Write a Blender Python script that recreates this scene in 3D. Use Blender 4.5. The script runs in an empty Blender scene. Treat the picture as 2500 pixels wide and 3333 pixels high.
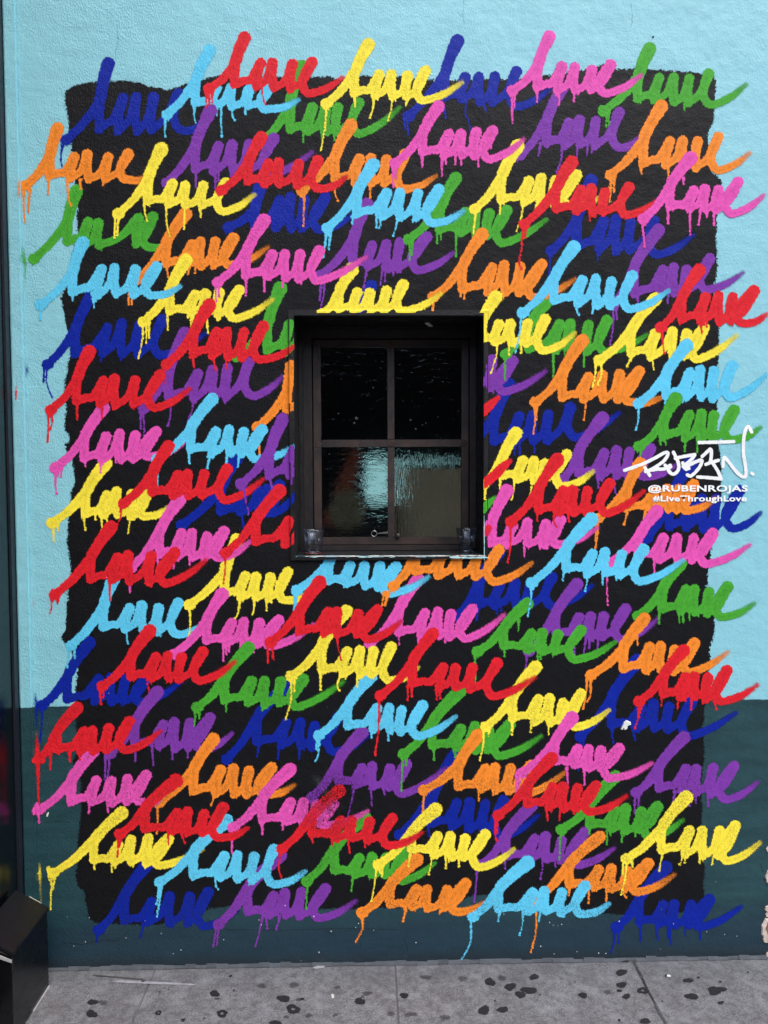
import bpy, bmesh, math, random
import numpy as np
from mathutils import Vector, Matrix
random.seed(7); rng = np.random.default_rng(7)
S = bpy.context.scene
COL = S.collection

# ------------------------------------------------------------------ camera
D, HCAM = 2.5, 1.6165                      # metres from wall, height above pavement
F, CX, CY = 2503.0, 1250.0, 1666.5
YAW, PITCH, ROLL = math.radians(1.1414), math.radians(-2.4711), math.radians(-0.24)
fwd = Vector((math.sin(YAW)*math.cos(PITCH), math.cos(YAW)*math.cos(PITCH), math.sin(PITCH)))
rgt = fwd.cross(Vector((0, 0, 1))).normalized(); upv = rgt.cross(fwd)
rgt, upv = rgt*math.cos(ROLL)+upv*math.sin(ROLL), -rgt*math.sin(ROLL)+upv*math.cos(ROLL)
cam = bpy.data.objects.new('camera', bpy.data.cameras.new('camera')); COL.objects.link(cam)
m = Matrix((rgt, upv, -fwd)).transposed().to_4x4(); m.translation = Vector((0, -D, HCAM))
cam.matrix_world = m
cam.data.sensor_fit = 'VERTICAL'; cam.data.sensor_height = 36.0
cam.data.lens = 36.0*F/3333.0; cam.data.clip_end = 200; cam.data.clip_start = 0.02
S.camera = cam
S.cycles.transparent_max_bounces = 48
S.cycles.max_bounces = 10

# ------------------------------------------------------------------ light
world = bpy.data.worlds.new('World'); S.world = world; world.use_nodes = True
wn = world.node_tree; bg = wn.nodes['Background']
sky = wn.nodes.new('ShaderNodeTexSky'); sky.sky_type = 'NISHITA'; sky.sun_disc = False
SUN_EL, SUN_AZ = math.radians(58), math.radians(150)     # azimuth from +Y towards +X
sky.sun_elevation = SUN_EL; sky.sun_rotation = SUN_AZ
sky.air_density = 1.0; sky.dust_density = 3.5; sky.ozone_density = 1.0
wn.links.new(sky.outputs[0], bg.inputs[0]); bg.inputs[1].default_value = 0.12
sun = bpy.data.objects.new('sun', bpy.data.lights.new('sun', 'SUN')); COL.objects.link(sun)
sun.data.energy = 0.9; sun.data.angle = math.radians(45); sun.data.color = (1, .96, .9)
sd = Vector((math.sin(SUN_AZ)*math.cos(SUN_EL), math.cos(SUN_AZ)*math.cos(SUN_EL), math.sin(SUN_EL)))
sun.rotation_euler = sd.to_track_quat('Z', 'Y').to_euler()
S.view_settings.view_transform = 'Standard'; S.view_settings.look = 'None'
S.view_settings.exposure = 1.27; S.view_settings.gamma = 1
S.view_settings.use_curve_mapping = False

# ------------------------------------------------------------------ photo -> place
def ray(px, py):
    return fwd + (px-CX)/F*rgt - (py-CY)/F*upv
def atY(px, py, y=0.0):
    v = ray(px, py); t = (D+y)/v.y
    return Vector((v.x*t, y, HCAM+v.z*t))
def atZ(px, py, z=0.0):
    v = ray(px, py); t = (z-HCAM)/v.z
    return Vector((v.x*t, -D+v.y*t, z))
def atX(px, py, x):
    v = ray(px, py); t = x/v.x
    return Vector((x, -D+v.y*t, HCAM+v.z*t))
def wall_np(px, py, y):
    vx = fwd.x+(px-CX)/F*rgt.x-(py-CY)/F*upv.x
    vy = fwd.y+(px-CX)/F*rgt.y-(py-CY)/F*upv.y
    vz = fwd.z+(px-CX)/F*rgt.z-(py-CY)/F*upv.z
    t = (D+y)/vy
    return np.stack([vx*t, y+0*px, HCAM+vz*t], -1)

# ------------------------------------------------------------------ helpers
def tag(o, label=None, cat=None, group=None, kind=None):
    if label: o['label'] = label
    if cat: o['category'] = cat
    if group: o['group'] = group
    if kind: o['kind'] = kind
    return o
def empty(name, loc=(0, 0, 0)):
    o = bpy.data.objects.new(name, None); COL.objects.link(o); o.location = loc
    o.empty_display_size = .05
    return o
def link(name, me, mat, parent=None):
    o = bpy.data.objects.new(name, me); COL.objects.link(o)
    if mat: me.materials.append(mat)
    if parent is not None:
        o.parent = parent
        o.matrix_parent_inverse = Matrix.Translation(-parent_world(parent))
    return o
def parent_world(p):
    v = Vector((0, 0, 0))
    if p.parent is None: return Vector(p.location)
    return v
def mesh_from(vs, fs, name='m', smooth=False):
    me = bpy.data.meshes.new(name); me.from_pydata([tuple(v) for v in vs], [], fs); me.update()
    if smooth:
        for p in me.polygons: p.use_smooth = True
    return me
class MB:
    def __init__(s): s.v = []; s.f = []
    def hexa(s, c):                         # 8 corners: bottom loop 4, top loop 4
        n = len(s.v); s.v += [tuple(x) for x in c]
        for q in ((3, 2, 1, 0), (4, 5, 6, 7), (0, 1, 5, 4), (1, 2, 6, 5), (2, 3, 7, 6), (3, 0, 4, 7)):
            s.f.append(tuple(n+i for i in q))
    def box(s, a, b):
        x0, y0, z0 = a; x1, y1, z1 = b
        s.hexa([(x0, y0, z0), (x1, y0, z0), (x1, y1, z0), (x0, y1, z0), (x0, y0, z1), (x1, y0, z1), (x1, y1, z1), (x0, y1, z1)])
    def build(s, name, mat, parent=None, bevel=0.0):
        me = mesh_from(s.v, s.f, name)
        bm = bmesh.new(); bm.from_mesh(me)
        bmesh.ops.recalc_face_normals(bm, faces=bm.faces)
        if bevel: bmesh.ops.bevel(bm, geom=bm.edges[:], offset=bevel, segments=2, affect='EDGES')
        bm.to_mesh(me); bm.free()
        return link(name, me, mat, parent)
def lathe(prof, n=40):
    vs = []; fs = []
    for r, z in prof:
        for k in range(n):
            a = 2*math.pi*k/n; vs.append((r*math.cos(a), r*math.sin(a), z))
    for i in range(len(prof)-1):
        for k in range(n):
            fs.append((i*n+k, i*n+(k+1) % n, (i+1)*n+(k+1) % n, (i+1)*n+k))
    return vs, fs
def tube(pts, r, n=10, closed=False):
    pts = [Vector(p) for p in pts]; vs = []; fs = []; N = len(pts)
    for i, p in enumerate(pts):
        a = pts[(i-1) % N] if (closed or i) else p; b = pts[(i+1) % N] if (closed or i < N-1) else p
        d = (b-a).normalized(); u = d.orthogonal().normalized(); w = d.cross(u)
        if i and not closed or i:
            u = (pu-d*pu.dot(d)).normalized(); w = d.cross(u)
        pu = u
        rr = r[i] if isinstance(r, (list, tuple)) else r
        for k in range(n):
            t = 2*math.pi*k/n; vs.append(p+u*math.cos(t)*rr+w*math.sin(t)*rr)
    for i in range(N if closed else N-1):
        j = (i+1) % N
        for k in range(n):
            fs.append((i*n+k, i*n+(k+1) % n, j*n+(k+1) % n, j*n+k))
    if not closed:
        fs.append(tuple(range(n))[::-1]); fs.append(tuple((N-1)*n+k for k in range(n)))
    return vs, fs

# ------------------------------------------------------------------ node tools
def lin(c):
    return tuple(((x/255+.055)/1.055)**2.4 if x > 10 else x/255/12.92 for x in c)
def math_n(nt, op, a, b=None, c=None, clamp=False):
    n = nt.nodes.new('ShaderNodeMath'); n.operation = op; n.use_clamp = clamp
    for i, x in enumerate((a, b, c)):
        if x is None: continue
        if hasattr(x, 'is_output'): nt.links.new(x, n.inputs[i])
        else: n.inputs[i].default_value = x
    return n.outputs[0]
def noise_n(nt, vec, scale, detail=2.0, rough=.5, dist=0.0):
    n = nt.nodes.new('ShaderNodeTexNoise'); n.inputs['Scale'].default_value = scale
    n.inputs['Detail'].default_value = detail; n.inputs['Roughness'].default_value = rough
    n.inputs['Distortion'].default_value = dist
    nt.links.new(vec, n.inputs['Vector']); return n.outputs['Fac']
def mapr(nt, v, a, b, c=0.0, d=1.0, smooth=False):
    n = nt.nodes.new('ShaderNodeMapRange'); n.clamp = True
    if smooth: n.interpolation_type = 'SMOOTHSTEP'
    nt.links.new(v, n.inputs[0])
    for i, x in enumerate((a, b, c, d)):
        if hasattr(x, 'is_output'): nt.links.new(x, n.inputs[1+i])
        else: n.inputs[1+i].default_value = x
    return n.outputs[0]
def mixc(nt, fac, a, b, mode='MIX'):
    n = nt.nodes.new('ShaderNodeMix'); n.data_type = 'RGBA'; n.blend_type = mode
    for s, x in ((n.inputs[0], fac), (n.inputs[6], a), (n.inputs[7], b)):
        if hasattr(x, 'is_output'): nt.links.new(x, s)
        elif isinstance(x, (int, float)): s.default_value = x
        else: s.default_value = (*x[:3], 1)
    return n.outputs[2]
def attr(nt, name):
    n = nt.nodes.new('ShaderNodeAttribute'); n.attribute_name = name; return n.outputs['Fac']
def new_mat(name):
    m_ = bpy.data.materials.new(name); m_.use_nodes = True
    nt = m_.node_tree; b = nt.nodes['Principled BSDF']
    g = nt.nodes.new('ShaderNodeNewGeometry')
    return m_, nt, b, g.outputs['Position']
def vscale(nt, v, s):
    n = nt.nodes.new('ShaderNodeMapping'); n.inputs['Scale'].default_value = s
    nt.links.new(v, n.inputs[0]); return n.outputs[0]

def stucco(nt, P, b, strength=.52):
    """rolled, many times repainted stucco: fine orange peel over softer lumps"""
    P2 = vscale(nt, P, (1.2, 1, .85))
    a = noise_n(nt, P2, 175, 2, .5, .25)
    a2 = mapr(nt, a, .3, .75, 0, 1, True)
    a3 = noise_n(nt, P2, 95, 2, .5, .2)
    c = noise_n(nt, P, 380, 1, .5)
    l = noise_n(nt, P, 7, 3, .5)
    big = noise_n(nt, P, 30, 2, .5)
    h = math_n(nt, 'ADD', math_n(nt, 'MULTIPLY', a2, .38), math_n(nt, 'MULTIPLY', c, .12))
    h = math_n(nt, 'ADD', h, math_n(nt, 'MULTIPLY', a3, .28))
    amp = mapr(nt, noise_n(nt, P, 3.1, 2), .35, .65, .55, 1.15)
    # left part of the wall is rougher than the right one
    sx = nt.nodes.new('ShaderNodeSeparateXYZ'); nt.links.new(P, sx.inputs[0])
    lr = mapr(nt, sx.outputs[0], -1.0, .7, 1.1, .6)
    h = math_n(nt, 'MULTIPLY', h, math_n(nt, 'MULTIPLY', amp, lr))
    h = math_n(nt, 'ADD', h, math_n(nt, 'ADD', math_n(nt, 'MULTIPLY', l, 3.2), math_n(nt, 'MULTIPLY', big, 1.0)))
    bp = nt.nodes.new('ShaderNodeBump'); bp.inputs['Strength'].default_value = strength
    bp.inputs['Distance'].default_value = .0035
    nt.links.new(h, bp.inputs['Height']); nt.links.new(bp.outputs[0], b.inputs['Normal'])
    return a2, sx.outputs[2], c

C_BLUEWALL = tuple(x*.84 for x in lin((144, 212, 226)))
C_TEAL = tuple(x*.62 for x in lin((48, 90, 97)))
def wall_mat():
    m_, nt, b, P = new_mat('two_tone_stucco_paint')
    a, z, c = stucco(nt, P, b)
    zt = math_n(nt, 'ADD', z, mapr(nt, noise_n(nt, P, 60, 3), 0, 1, -.003, .003))
    edge = mapr(nt, zt, TEAL_Z-.0015, TEAL_Z+.0015, 0, 1)
    v = noise_n(nt, P, 2.2, 4, .6)
    up = mixc(nt, mapr(nt, v, .3, .7, 0, .25), C_BLUEWALL, tuple(x*.86 for x in C_BLUEWALL))
    up = mixc(nt, mapr(nt, noise_n(nt, P, 170, 2), .66, .74, 0, .3), up, tuple(x*.55 for x in C_BLUEWALL))
    tv = mapr(nt, noise_n(nt, vscale(nt, P, (1, 1, 4)), 5, 4, .65), .35, .7, 0, .8)
    lo = mixc(nt, tv, C_TEAL, lin((24, 50, 58)))
    # brushed darker blue-grey strip at the foot, scuffs and paint flecks
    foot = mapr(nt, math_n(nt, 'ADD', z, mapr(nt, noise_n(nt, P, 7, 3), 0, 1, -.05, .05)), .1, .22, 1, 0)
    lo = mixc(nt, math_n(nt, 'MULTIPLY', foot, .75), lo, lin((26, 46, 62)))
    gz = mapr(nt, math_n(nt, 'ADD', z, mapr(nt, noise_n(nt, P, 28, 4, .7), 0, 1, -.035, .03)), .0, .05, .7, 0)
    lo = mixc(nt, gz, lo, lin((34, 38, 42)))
    vo = nt.nodes.new('ShaderNodeTexVoronoi'); vo.inputs['Scale'].default_value = 26
    nt.links.new(P, vo.inputs['Vector'])
    wn_ = nt.nodes.new('ShaderNodeSeparateColor'); nt.links.new(vo.outputs['Color'], wn_.inputs[0])
    rad = mapr(nt, wn_.outputs[0], .62, 1, 0, .085)
    fl = math_n(nt, 'LESS_THAN', vo.outputs['Distance'], rad)
    lowz = mapr(nt, z, .12, .45, 1, 0)
    lo = mixc(nt, math_n(nt, 'MULTIPLY', math_n(nt, 'MULTIPLY', fl, lowz), .6), lo, lin((150, 160, 165)))
    nt.links.new(mixc(nt, edge, lo, up), b.inputs['Base Color'])
    nt.links.new(mapr(nt, edge, 0, 1, .42, .5), b.inputs['Roughness'])
    b.inputs['Specular IOR Level'].default_value = .4
    return m_

def paint_mat(name, col, rough_edge=5.0, rough=.5, spine_dark=.3, dots=.5, spec=.14, col2=None, halo=.32):
    """sprayed or rolled paint: opacity comes from the stroke's own distance field on the mesh"""
    m_, nt, b, P = new_mat(name)
    a2, z, c = stucco(nt, P, b)
    d = attr(nt, 'd'); soft = attr(nt, 'soft'); cov = attr(nt, 'cov'); sp = attr(nt, 'spine')
    n1 = math_n(nt, 'SUBTRACT', noise_n(nt, P, 190, 3, .7), .5)
    n1 = math_n(nt, 'ADD', n1, math_n(nt, 'MULTIPLY', math_n(nt, 'SUBTRACT', a2, .5), .35))
    d2 = math_n(nt, 'ADD', d, math_n(nt, 'MULTIPLY', n1, rough_edge))
    al = mapr(nt, d2, math_n(nt, 'MULTIPLY', soft, -1.0), soft, 0, 1, True)
    al = math_n(nt, 'MULTIPLY', al, cov)
    gr = noise_n(nt, P, 420, 2, .6)
    if halo:
        hz = mapr(nt, d, -12, 1, 0, 1); hz = math_n(nt, 'MULTIPLY', math_n(nt, 'MULTIPLY', hz, hz), halo)
        spk = mapr(nt, noise_n(nt, P, 520, 2, .6), .5, .62, 0, 1)
        al = math_n(nt, 'MAXIMUM', al, math_n(nt, 'MULTIPLY', hz, mapr(nt, spk, 0, 1, .35, 1.2)))
    al = math_n(nt, 'SUBTRACT', math_n(nt, 'MULTIPLY', al, 1.55), math_n(nt, 'MULTIPLY', gr, .65), clamp=True)
    # grit showing in the lower, dirtier words
    if dots:
        dn = noise_n(nt, P, 260, 1.5, .5)
        lowz = mapr(nt, z, .25, 1.5, 1, .12)
        patch = mapr(nt, noise_n(nt, P, 4.5, 2), .42, .58, .1, 1)
        k = math_n(nt, 'MULTIPLY', mapr(nt, dn, .56, .6, 0, 1), math_n(nt, 'MULTIPLY', lowz, patch))
        k = math_n(nt, 'MULTIPLY', k, dots)
        vd = nt.nodes.new('ShaderNodeVectorMath'); vd.operation = 'DISTANCE'
        nt.links.new(vscale(nt, P, (1, 0, 1.25)), vd.inputs[0]); vd.inputs[1].default_value = (WEAR.x, 0, WEAR.z*1.25)
        wn2 = math_n(nt, 'ADD', vd.outputs['Value'], math_n(nt, 'MULTIPLY', math_n(nt, 'SUBTRACT', noise_n(nt, P, 16, 3), .5), .08))
        wear = mapr(nt, wn2, .03, .155, .62, 0)
        al = math_n(nt, 'MULTIPLY', al, math_n(nt, 'SUBTRACT', 1.0, math_n(nt, 'MULTIPLY', wear, mapr(nt, noise_n(nt, P, 300, 2, .6), .44, .52, 0, 1.3)), clamp=True))
    base = mixc(nt, mapr(nt, noise_n(nt, P, 11, 4, .65), .35, .65, 0, .3), col, col2 or tuple(x*.72 for x in col))
    sn = mapr(nt, noise_n(nt, vscale(nt, P, (1.6, 1, .8)), 60, 4, .7), .4, .6, 0, 1)
    base = mixc(nt, math_n(nt, 'MULTIPLY', math_n(nt, 'MULTIPLY', sp, sn), spine_dark), base, tuple(x*.45 for x in col))
    if dots: base = mixc(nt, k, base, (.02, .02, .022))
    nt.links.new(base, b.inputs['Base Color'])
    b.inputs['Roughness'].default_value = rough; b.inputs['Specular IOR Level'].default_value = spec
    tr = nt.nodes.new('ShaderNodeBsdfTransparent'); mx = nt.nodes.new('ShaderNodeMixShader')
    nt.links.new(al, mx.inputs[0]); nt.links.new(tr.outputs[0], mx.inputs[1]); nt.links.new(b.outputs[0], mx.inputs[2])
    nt.links.new(mx.outputs[0], nt.nodes['Material Output'].inputs[0])
    return m_

def plain_mat(name, col, rough=.5, metal=0.0, var=.25, vs=12, bump=0.0, bs=80, spec=.5, col2=None):
    m_, nt, b, P = new_mat(name)
    v = mapr(nt, noise_n(nt, P, vs, 4, .6), .3, .7, 0, 1)
    nt.links.new(mixc(nt, v, col, col2 or tuple(x*(1-var) for x in col)), b.inputs['Base Color'])
    nt.links.new(mapr(nt, noise_n(nt, P, vs*3, 3), .3, .7, rough*.8, min(1, rough*1.2)), b.inputs['Roughness'])
    b.inputs['Metallic'].default_value = metal; b.inputs['Specular IOR Level'].default_value = spec
    if bump:
        bp = nt.nodes.new('ShaderNodeBump'); bp.inputs['Strength'].default_value = bump; bp.inputs['Distance'].default_value = .002
        nt.links.new(noise_n(nt, P, bs, 4, .6), bp.inputs['Height']); nt.links.new(bp.outputs[0], b.inputs['Normal'])
    return m_

TEAL_Z = (atY(84, 2303).z+atY(2500, 2273.5).z)/2
WEAR = atY(600+1130*700/1659, 2460+340*700/1659)
PAINT = {
    'B': ('blue', lin((12, 38, 158))), 'P': ('purple', lin((128, 60, 170))), 'G': ('green', lin((74, 172, 52))),
    'O': ('orange', lin((250, 144, 48))), 'L': ('light blue', lin((98, 208, 246))), 'Y': ('yellow', lin((255, 236, 70))),
    'R': ('red', lin((228, 36, 48))), 'K': ('pink', lin((234, 88, 184))), 'W': ('white', lin((246, 250, 250)))}
ALB = .9
SPD = dict(B=.15, P=.2, G=.4, O=.6, L=.16, Y=.42, R=.45, K=.5, W=0)
MATS = {k: paint_mat(v[0].replace(' ', '_')+'_spray_paint', tuple(x*ALB for x in v[1]), spine_dark=SPD[k],
        dots=(0 if k == 'W' else .65), rough_edge=(2.0 if k == 'W' else 9.0), halo=(.15 if k == 'W' else .32)) for k, v in PAINT.items()}
M_BLACKSHEET = paint_mat('black_rolled_paint', lin((17, 18, 21)), rough_edge=20, rough=.5, spine_dark=0, dots=0, spec=.15, col2=lin((25, 26, 29)), halo=0)
M_WALL = wall_mat()
M_CASING = plain_mat('black_painted_trim', lin((20, 21, 24)), .5, bump=.5, bs=120, spec=.35)
M_REVEAL = plain_mat('black_painted_reveal', lin((13, 14, 18)), .5, bump=.5, bs=90)
M_FRAME = plain_mat('dark_bronze_steel', lin((46, 38, 35)), .42, var=.5, vs=18, bump=.3, bs=200, col2=lin((26, 26, 31)))
M_SASH = plain_mat('weathered_brown_steel', lin((66, 52, 46)), .45, var=.5, vs=14, bump=.35, bs=220, col2=lin((34, 32, 34)))
M_WELD = plain_mat('rusty_weld', lin((58, 44, 38)), .8, bump=1.0, bs=300)
M_SIDE = plain_mat('glossy_navy_panel', lin((8, 11, 18)), .2, var=.4, vs=3, spec=.38)
M_BOXM = plain_mat('glossy_black_sheet_metal', lin((10, 11, 14)), .25, var=.35, vs=5, bump=.08, bs=9, spec=.4)
M_HILITE = plain_mat('painted_highlight_metal', (.85, .87, .88), .25, metal=.6, var=.1)  # pale metal for strips that stand in for edge highlights
M_CHIPW = plain_mat('chipped_white_undercoat', lin((222, 226, 220)), .7, var=.2, vs=60, bump=.5)
M_STEEL = plain_mat('steel', lin((190, 192, 190)), .3, metal=.9, var=.2)

# ------------------------------------------------------------------ setting: pavement
def concrete():
    m_, nt, b, P = new_mat('pavement_concrete')
    f = noise_n(nt, P, 190, 3, .75); g = noise_n(nt, P, 46, 4, .7); h = noise_n(nt, P, 6, 5, .65); k = noise_n(nt, P, 16, 4, .65)
    c = mixc(nt, mapr(nt, f, .36, .64, 0, 1), lin((70, 72, 77)), lin((126, 128, 132)))
    c = mixc(nt, mapr(nt, g, .45, .64, 0, .7), c, lin((66, 65, 70)))
    c = mixc(nt, mapr(nt, h, .45, .62, 0, .4), c, lin((74, 71, 76)))
    c = mixc(nt, mapr(nt, k, .5, .7, 0, .45), c, lin((136, 138, 144)))
    sx = nt.nodes.new('ShaderNodeSeparateXYZ'); nt.links.new(P, sx.inputs[0])
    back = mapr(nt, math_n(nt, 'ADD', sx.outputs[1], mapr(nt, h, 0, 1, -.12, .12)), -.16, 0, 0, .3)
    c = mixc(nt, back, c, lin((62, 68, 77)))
    fine = mapr(nt, noise_n(nt, P, 420, 2, .7), .68, .74, 0, .5)
    c = mixc(nt, fine, c, lin((48, 48, 52)))
    nt.links.new(c, b.inputs['Base Color']); b.inputs['Roughness'].default_value = .78
    bp = nt.nodes.new('ShaderNodeBump'); bp.inputs['Strength'].default_value = .6; bp.inputs['Distance'].default_value = .002
    hh = math_n(nt, 'ADD', math_n(nt, 'MULTIPLY', f, .6), math_n(nt, 'ADD', g, k))
    nt.links.new(hh, bp.inputs['Height']); nt.links.new(bp.outputs[0], b.inputs['Normal'])
    return m_
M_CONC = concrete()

M_JOINT = plain_mat('joint_grit', lin((84, 84, 90)), .9, bump=.5)
pav = tag(empty('pavement', (0, -1.5, 0)), kind='structure')
MB_ = MB(); MB_.box((-8, -3.2, -.12), (9, 0.02, -.004)); jb = MB_.build('joint_bed', M_JOINT, pav)
j0, j1, j2 = atZ(465, 3248).x, atZ(1292, 3236).x, atZ(2110, 3227).x
stepx = (j2-j0)/2
xs = [j0+stepx*i for i in range(-6, 9)]
for i in range(len(xs)-1):
    for (ya, yb) in ((-1.3, -.012), (-2.6, -1.303), (-3.2, -2.603)):
        b_ = MB(); g_ = .0018
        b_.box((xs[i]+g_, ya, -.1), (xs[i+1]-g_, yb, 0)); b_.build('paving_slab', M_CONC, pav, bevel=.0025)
# jagged crack that follows the right joint
M_CRACK = plain_mat('crack_dirt', lin((58, 58, 62)), .9)
pts = []
for (cx_, cy_) in ((2064, 3127), (2078, 3155), (2090, 3175), (2097, 3196), (2110, 3222), (2128, 3258), (2140, 3290), (2160, 3325), (2190, 3400)):
    q = atZ(cx_, cy_); pts.append(Vector((q.x, q.y, 0)))
fine = []
for a, b in zip(pts, pts[1:]):
    for k in range(6):
        p = a.lerp(b, k/6); p.x += random.uniform(-.0022, .0022); fine.append(p)
vs = []; fs = []
for i, p in enumerate(fine):
    w = random.uniform(.0012, .0032); vs += [(p.x-w, p.y, .0014), (p.x+w, p.y, .0014)]
    if i: fs.append((2*i-2, 2*i-1, 2*i+1, 2*i))
link('crack', mesh_from(vs, fs), M_CRACK, pav)
# road beyond the kerb
road = MB(); road.box((-30, -14, -.25), (30, -3.35, -.13)); tag(road.build('road', plain_mat('asphalt', (.05, .05, .052), .85, bump=.6)), kind='structure')
kb = MB(); kb.box((-30, -3.35, -.25), (30, -3.203, -.001)); tag(kb.build('kerb', M_CONC, bevel=.008), kind='structure')
far = MB(); far.box((-30, -17, -.25), (30, -14, 0)); tag(far.build('far_pavement', M_CONC), kind='structure')

# gum spots
def gum_mat(name, c1, al):
    m_, nt, b, P = new_mat(name)
    v = noise_n(nt, P, 90, 3, .6)
    nt.links.new(mixc(nt, mapr(nt, v, .35, .65, 0, 1), c1, tuple(min(1, x*2.1) for x in c1)), b.inputs['Base Color'])
    b.inputs['Roughness'].default_value = .7
    e = attr(nt, 'edge')
    a_ = math_n(nt, 'ADD', e, math_n(nt, 'MULTIPLY', math_n(nt, 'SUBTRACT', noise_n(nt, P, 130, 3, .7), .5), .9 if al > .8 else 1.3))
    a_ = math_n(nt, 'MULTIPLY', mapr(nt, a_, .12, .42 if al > .8 else .9, 0, 1, True), al)
    tr = nt.nodes.new('ShaderNodeBsdfTransparent'); mx = nt.nodes.new('ShaderNodeMixShader')
    nt.links.new(a_, mx.inputs[0]); nt.links.new(tr.outputs[0], mx.inputs[1]); nt.links.new(b.outputs[0], mx.inputs[2])
    nt.links.new(mx.outputs[0], nt.nodes['Material Output'].inputs[0])
    return m_
M_GUM = gum_mat('trodden_gum', lin((15, 16, 20)), .95); M_GUMF = gum_mat('faded_gum', lin((40, 38, 44)), .5)
M_GUMW = gum_mat('pale_fleck', lin((150, 152, 152)), 1.0)
def gum(px, py, rx, ry, kind='d', rot=0.0):
    n = 22; c = atZ(px, py); ex = atZ(px+rx, py)-c; ey = atZ(px, py-ry)-c
    ph = [random.uniform(0, 6.28) for _ in range(3)]
    rings = (0, .45, .8, 1.08) if kind != 'r' else (.22, .45, .8, 1.08)
    edge = (1, 1, .55, 0) if kind != 'r' else (0, .8, .7, 0)
    vs = []; fs = []; ed = []
    zz = .0018+random.uniform(0, .0006)
    for ri, r in enumerate(rings):
        for k in range(n):
            a = 2*math.pi*k/n
            q = r*(1+.13*math.sin(2*a+ph[0])+.09*math.sin(3*a+ph[1])+.05*math.sin(5*a+ph[2]))
            ca, sa = math.cos(a)*q, math.sin(a)*q
            ca, sa = ca*math.cos(rot)-sa*math.sin(rot), ca*math.sin(rot)+sa*math.cos(rot)
            p = c+ex*ca+ey*sa; vs.append((p.x, p.y, zz)); ed.append(edge[ri])
    for i in range(3):
        for k in range(n): fs.append((i*n+k, i*n+(k+1) % n, (i+1)*n+(k+1) % n, (i+1)*n+k))
    me = mesh_from(vs, fs); at = me.attributes.new('edge', 'FLOAT', 'POINT'); at.data.foreach_set('value', ed)
    o = link('pale_fleck' if kind == 'w' else 'gum_spot', me, {'d': M_GUM, 'r': M_GUM, 'f': M_GUMF, 'w': M_GUMW}[kind], pav)
s1 = lambda x, y: (800+x/1.843, 2900+y/1.843)
s2 = lambda x, y: (x/2.074, 2700+y/2.074)
s3 = lambda x, y: (1700+x/2.074, 2700+y/2.074)
for x, y, rx, ry, k in ((228, 648, 37, 23, 'd'), (290, 567, 30, 22, 'f'), (285, 712, 44, 27, 'r'), (180, 795, 36, 16, 'd'), (95, 572, 34, 18, 'f'),
        (550, 582, 26, 12, 'f'), (685, 665, 31, 22, 'd'), (728, 618, 30, 16, 'f'), (950, 630, 24, 19, 'd'), (537, 748, 18, 14, 'f'),
        (522, 634, 9, 13, 'w'), (1302, 530, 30, 20, 'f'), (1465, 548, 33, 25, 'd'), (1537, 525, 27, 20, 'f'), (1588, 577, 35, 23, 'd'),
        (1648, 625, 34, 20, 'd'), (1430, 718, 38, 27, 'd'), (1543, 715, 32, 20, 'd'), (1195, 762, 34, 18, 'f'), (315, 655, 26, 10, 'f'),
        (340, 650, 12, 8, 'd'), (380, 750, 26, 16, 'f'), (990, 745, 50, 16, 'f'), (1300, 600, 5, 4, 'd'), (1495, 662, 7, 5, 'd'),
        (700, 640, 16, 10, 'f'), (245, 760, 20, 12, 'f'), (870, 740, 30, 14, 'f'), (1080, 520, 40, 16, 'f')):
    gum(*s1(x, y), rx/1.843, ry/1.843, k)
for x, y, rx, ry, k in ((45, 1088, 56, 25, 'd'), (670, 968, 36, 24, 'd'), (672, 1052, 34, 22, 'd'), (815, 1090, 37, 24, 'r'), (703, 1130, 28, 19, 'd'),
        (410, 1122, 30, 21, 'd'), (655, 1092, 18, 10, 'd'), (1120, 1022, 34, 16, 'd'), (1145, 1130, 50, 20, 'd'), (1298, 1092, 50, 28, 'd'),
        (1350, 1080, 36, 15, 'd'), (1342, 1172, 22, 11, 'd'), (830, 1297, 42, 18, 'd'), (1190, 1002, 12, 6, 'd'), (1337, 1030, 10, 7, 'd'),
        (1525, 967, 8, 6, 'd'), (990, 992, 16, 8, 'w'), (945, 1163, 7, 5, 'd'), (575, 1100, 30, 16, 'f'), (355, 1032, 7, 4, 'd'),
        (80, 998, 30, 21, 'd'), (120, 1120, 7, 5, 'd'), (700, 893, 22, 8, 'd'), (970, 990, 8, 8, 'd'), (655, 1290, 10, 10, 'd'), (1550, 1290, 6, 4, 'd')):
    gum(*s3(x, y), rx/2.074, ry/2.074, k, rot=(-.6 if x in (1145, 1298) else 0))
for x, y, rx, ry, k in ((625, 1168, 34, 21, 'd'), (620, 1248, 42, 25, 'd'), (1450, 1112, 38, 20, 'd'), (1500, 1245, 40, 24, 'r'), (1070, 1240, 22, 16, 'r'),
        (690, 1170, 40, 22, 'f'), (1237, 1290, 12, 12, 'd'), (1380, 1278, 14, 8, 'f'), (1557, 992, 11, 8, 'd'), (1078, 1100, 6, 4, 'd'),
        (1140, 1085, 5, 4, 'd'), (1578, 1088, 8, 6, 'd'), (965, 1028, 14, 5, 'd'), (1470, 1145, 24, 8, 'f')):
    gum(*s2(x, y), rx/2.074, ry/2.074, k)
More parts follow.
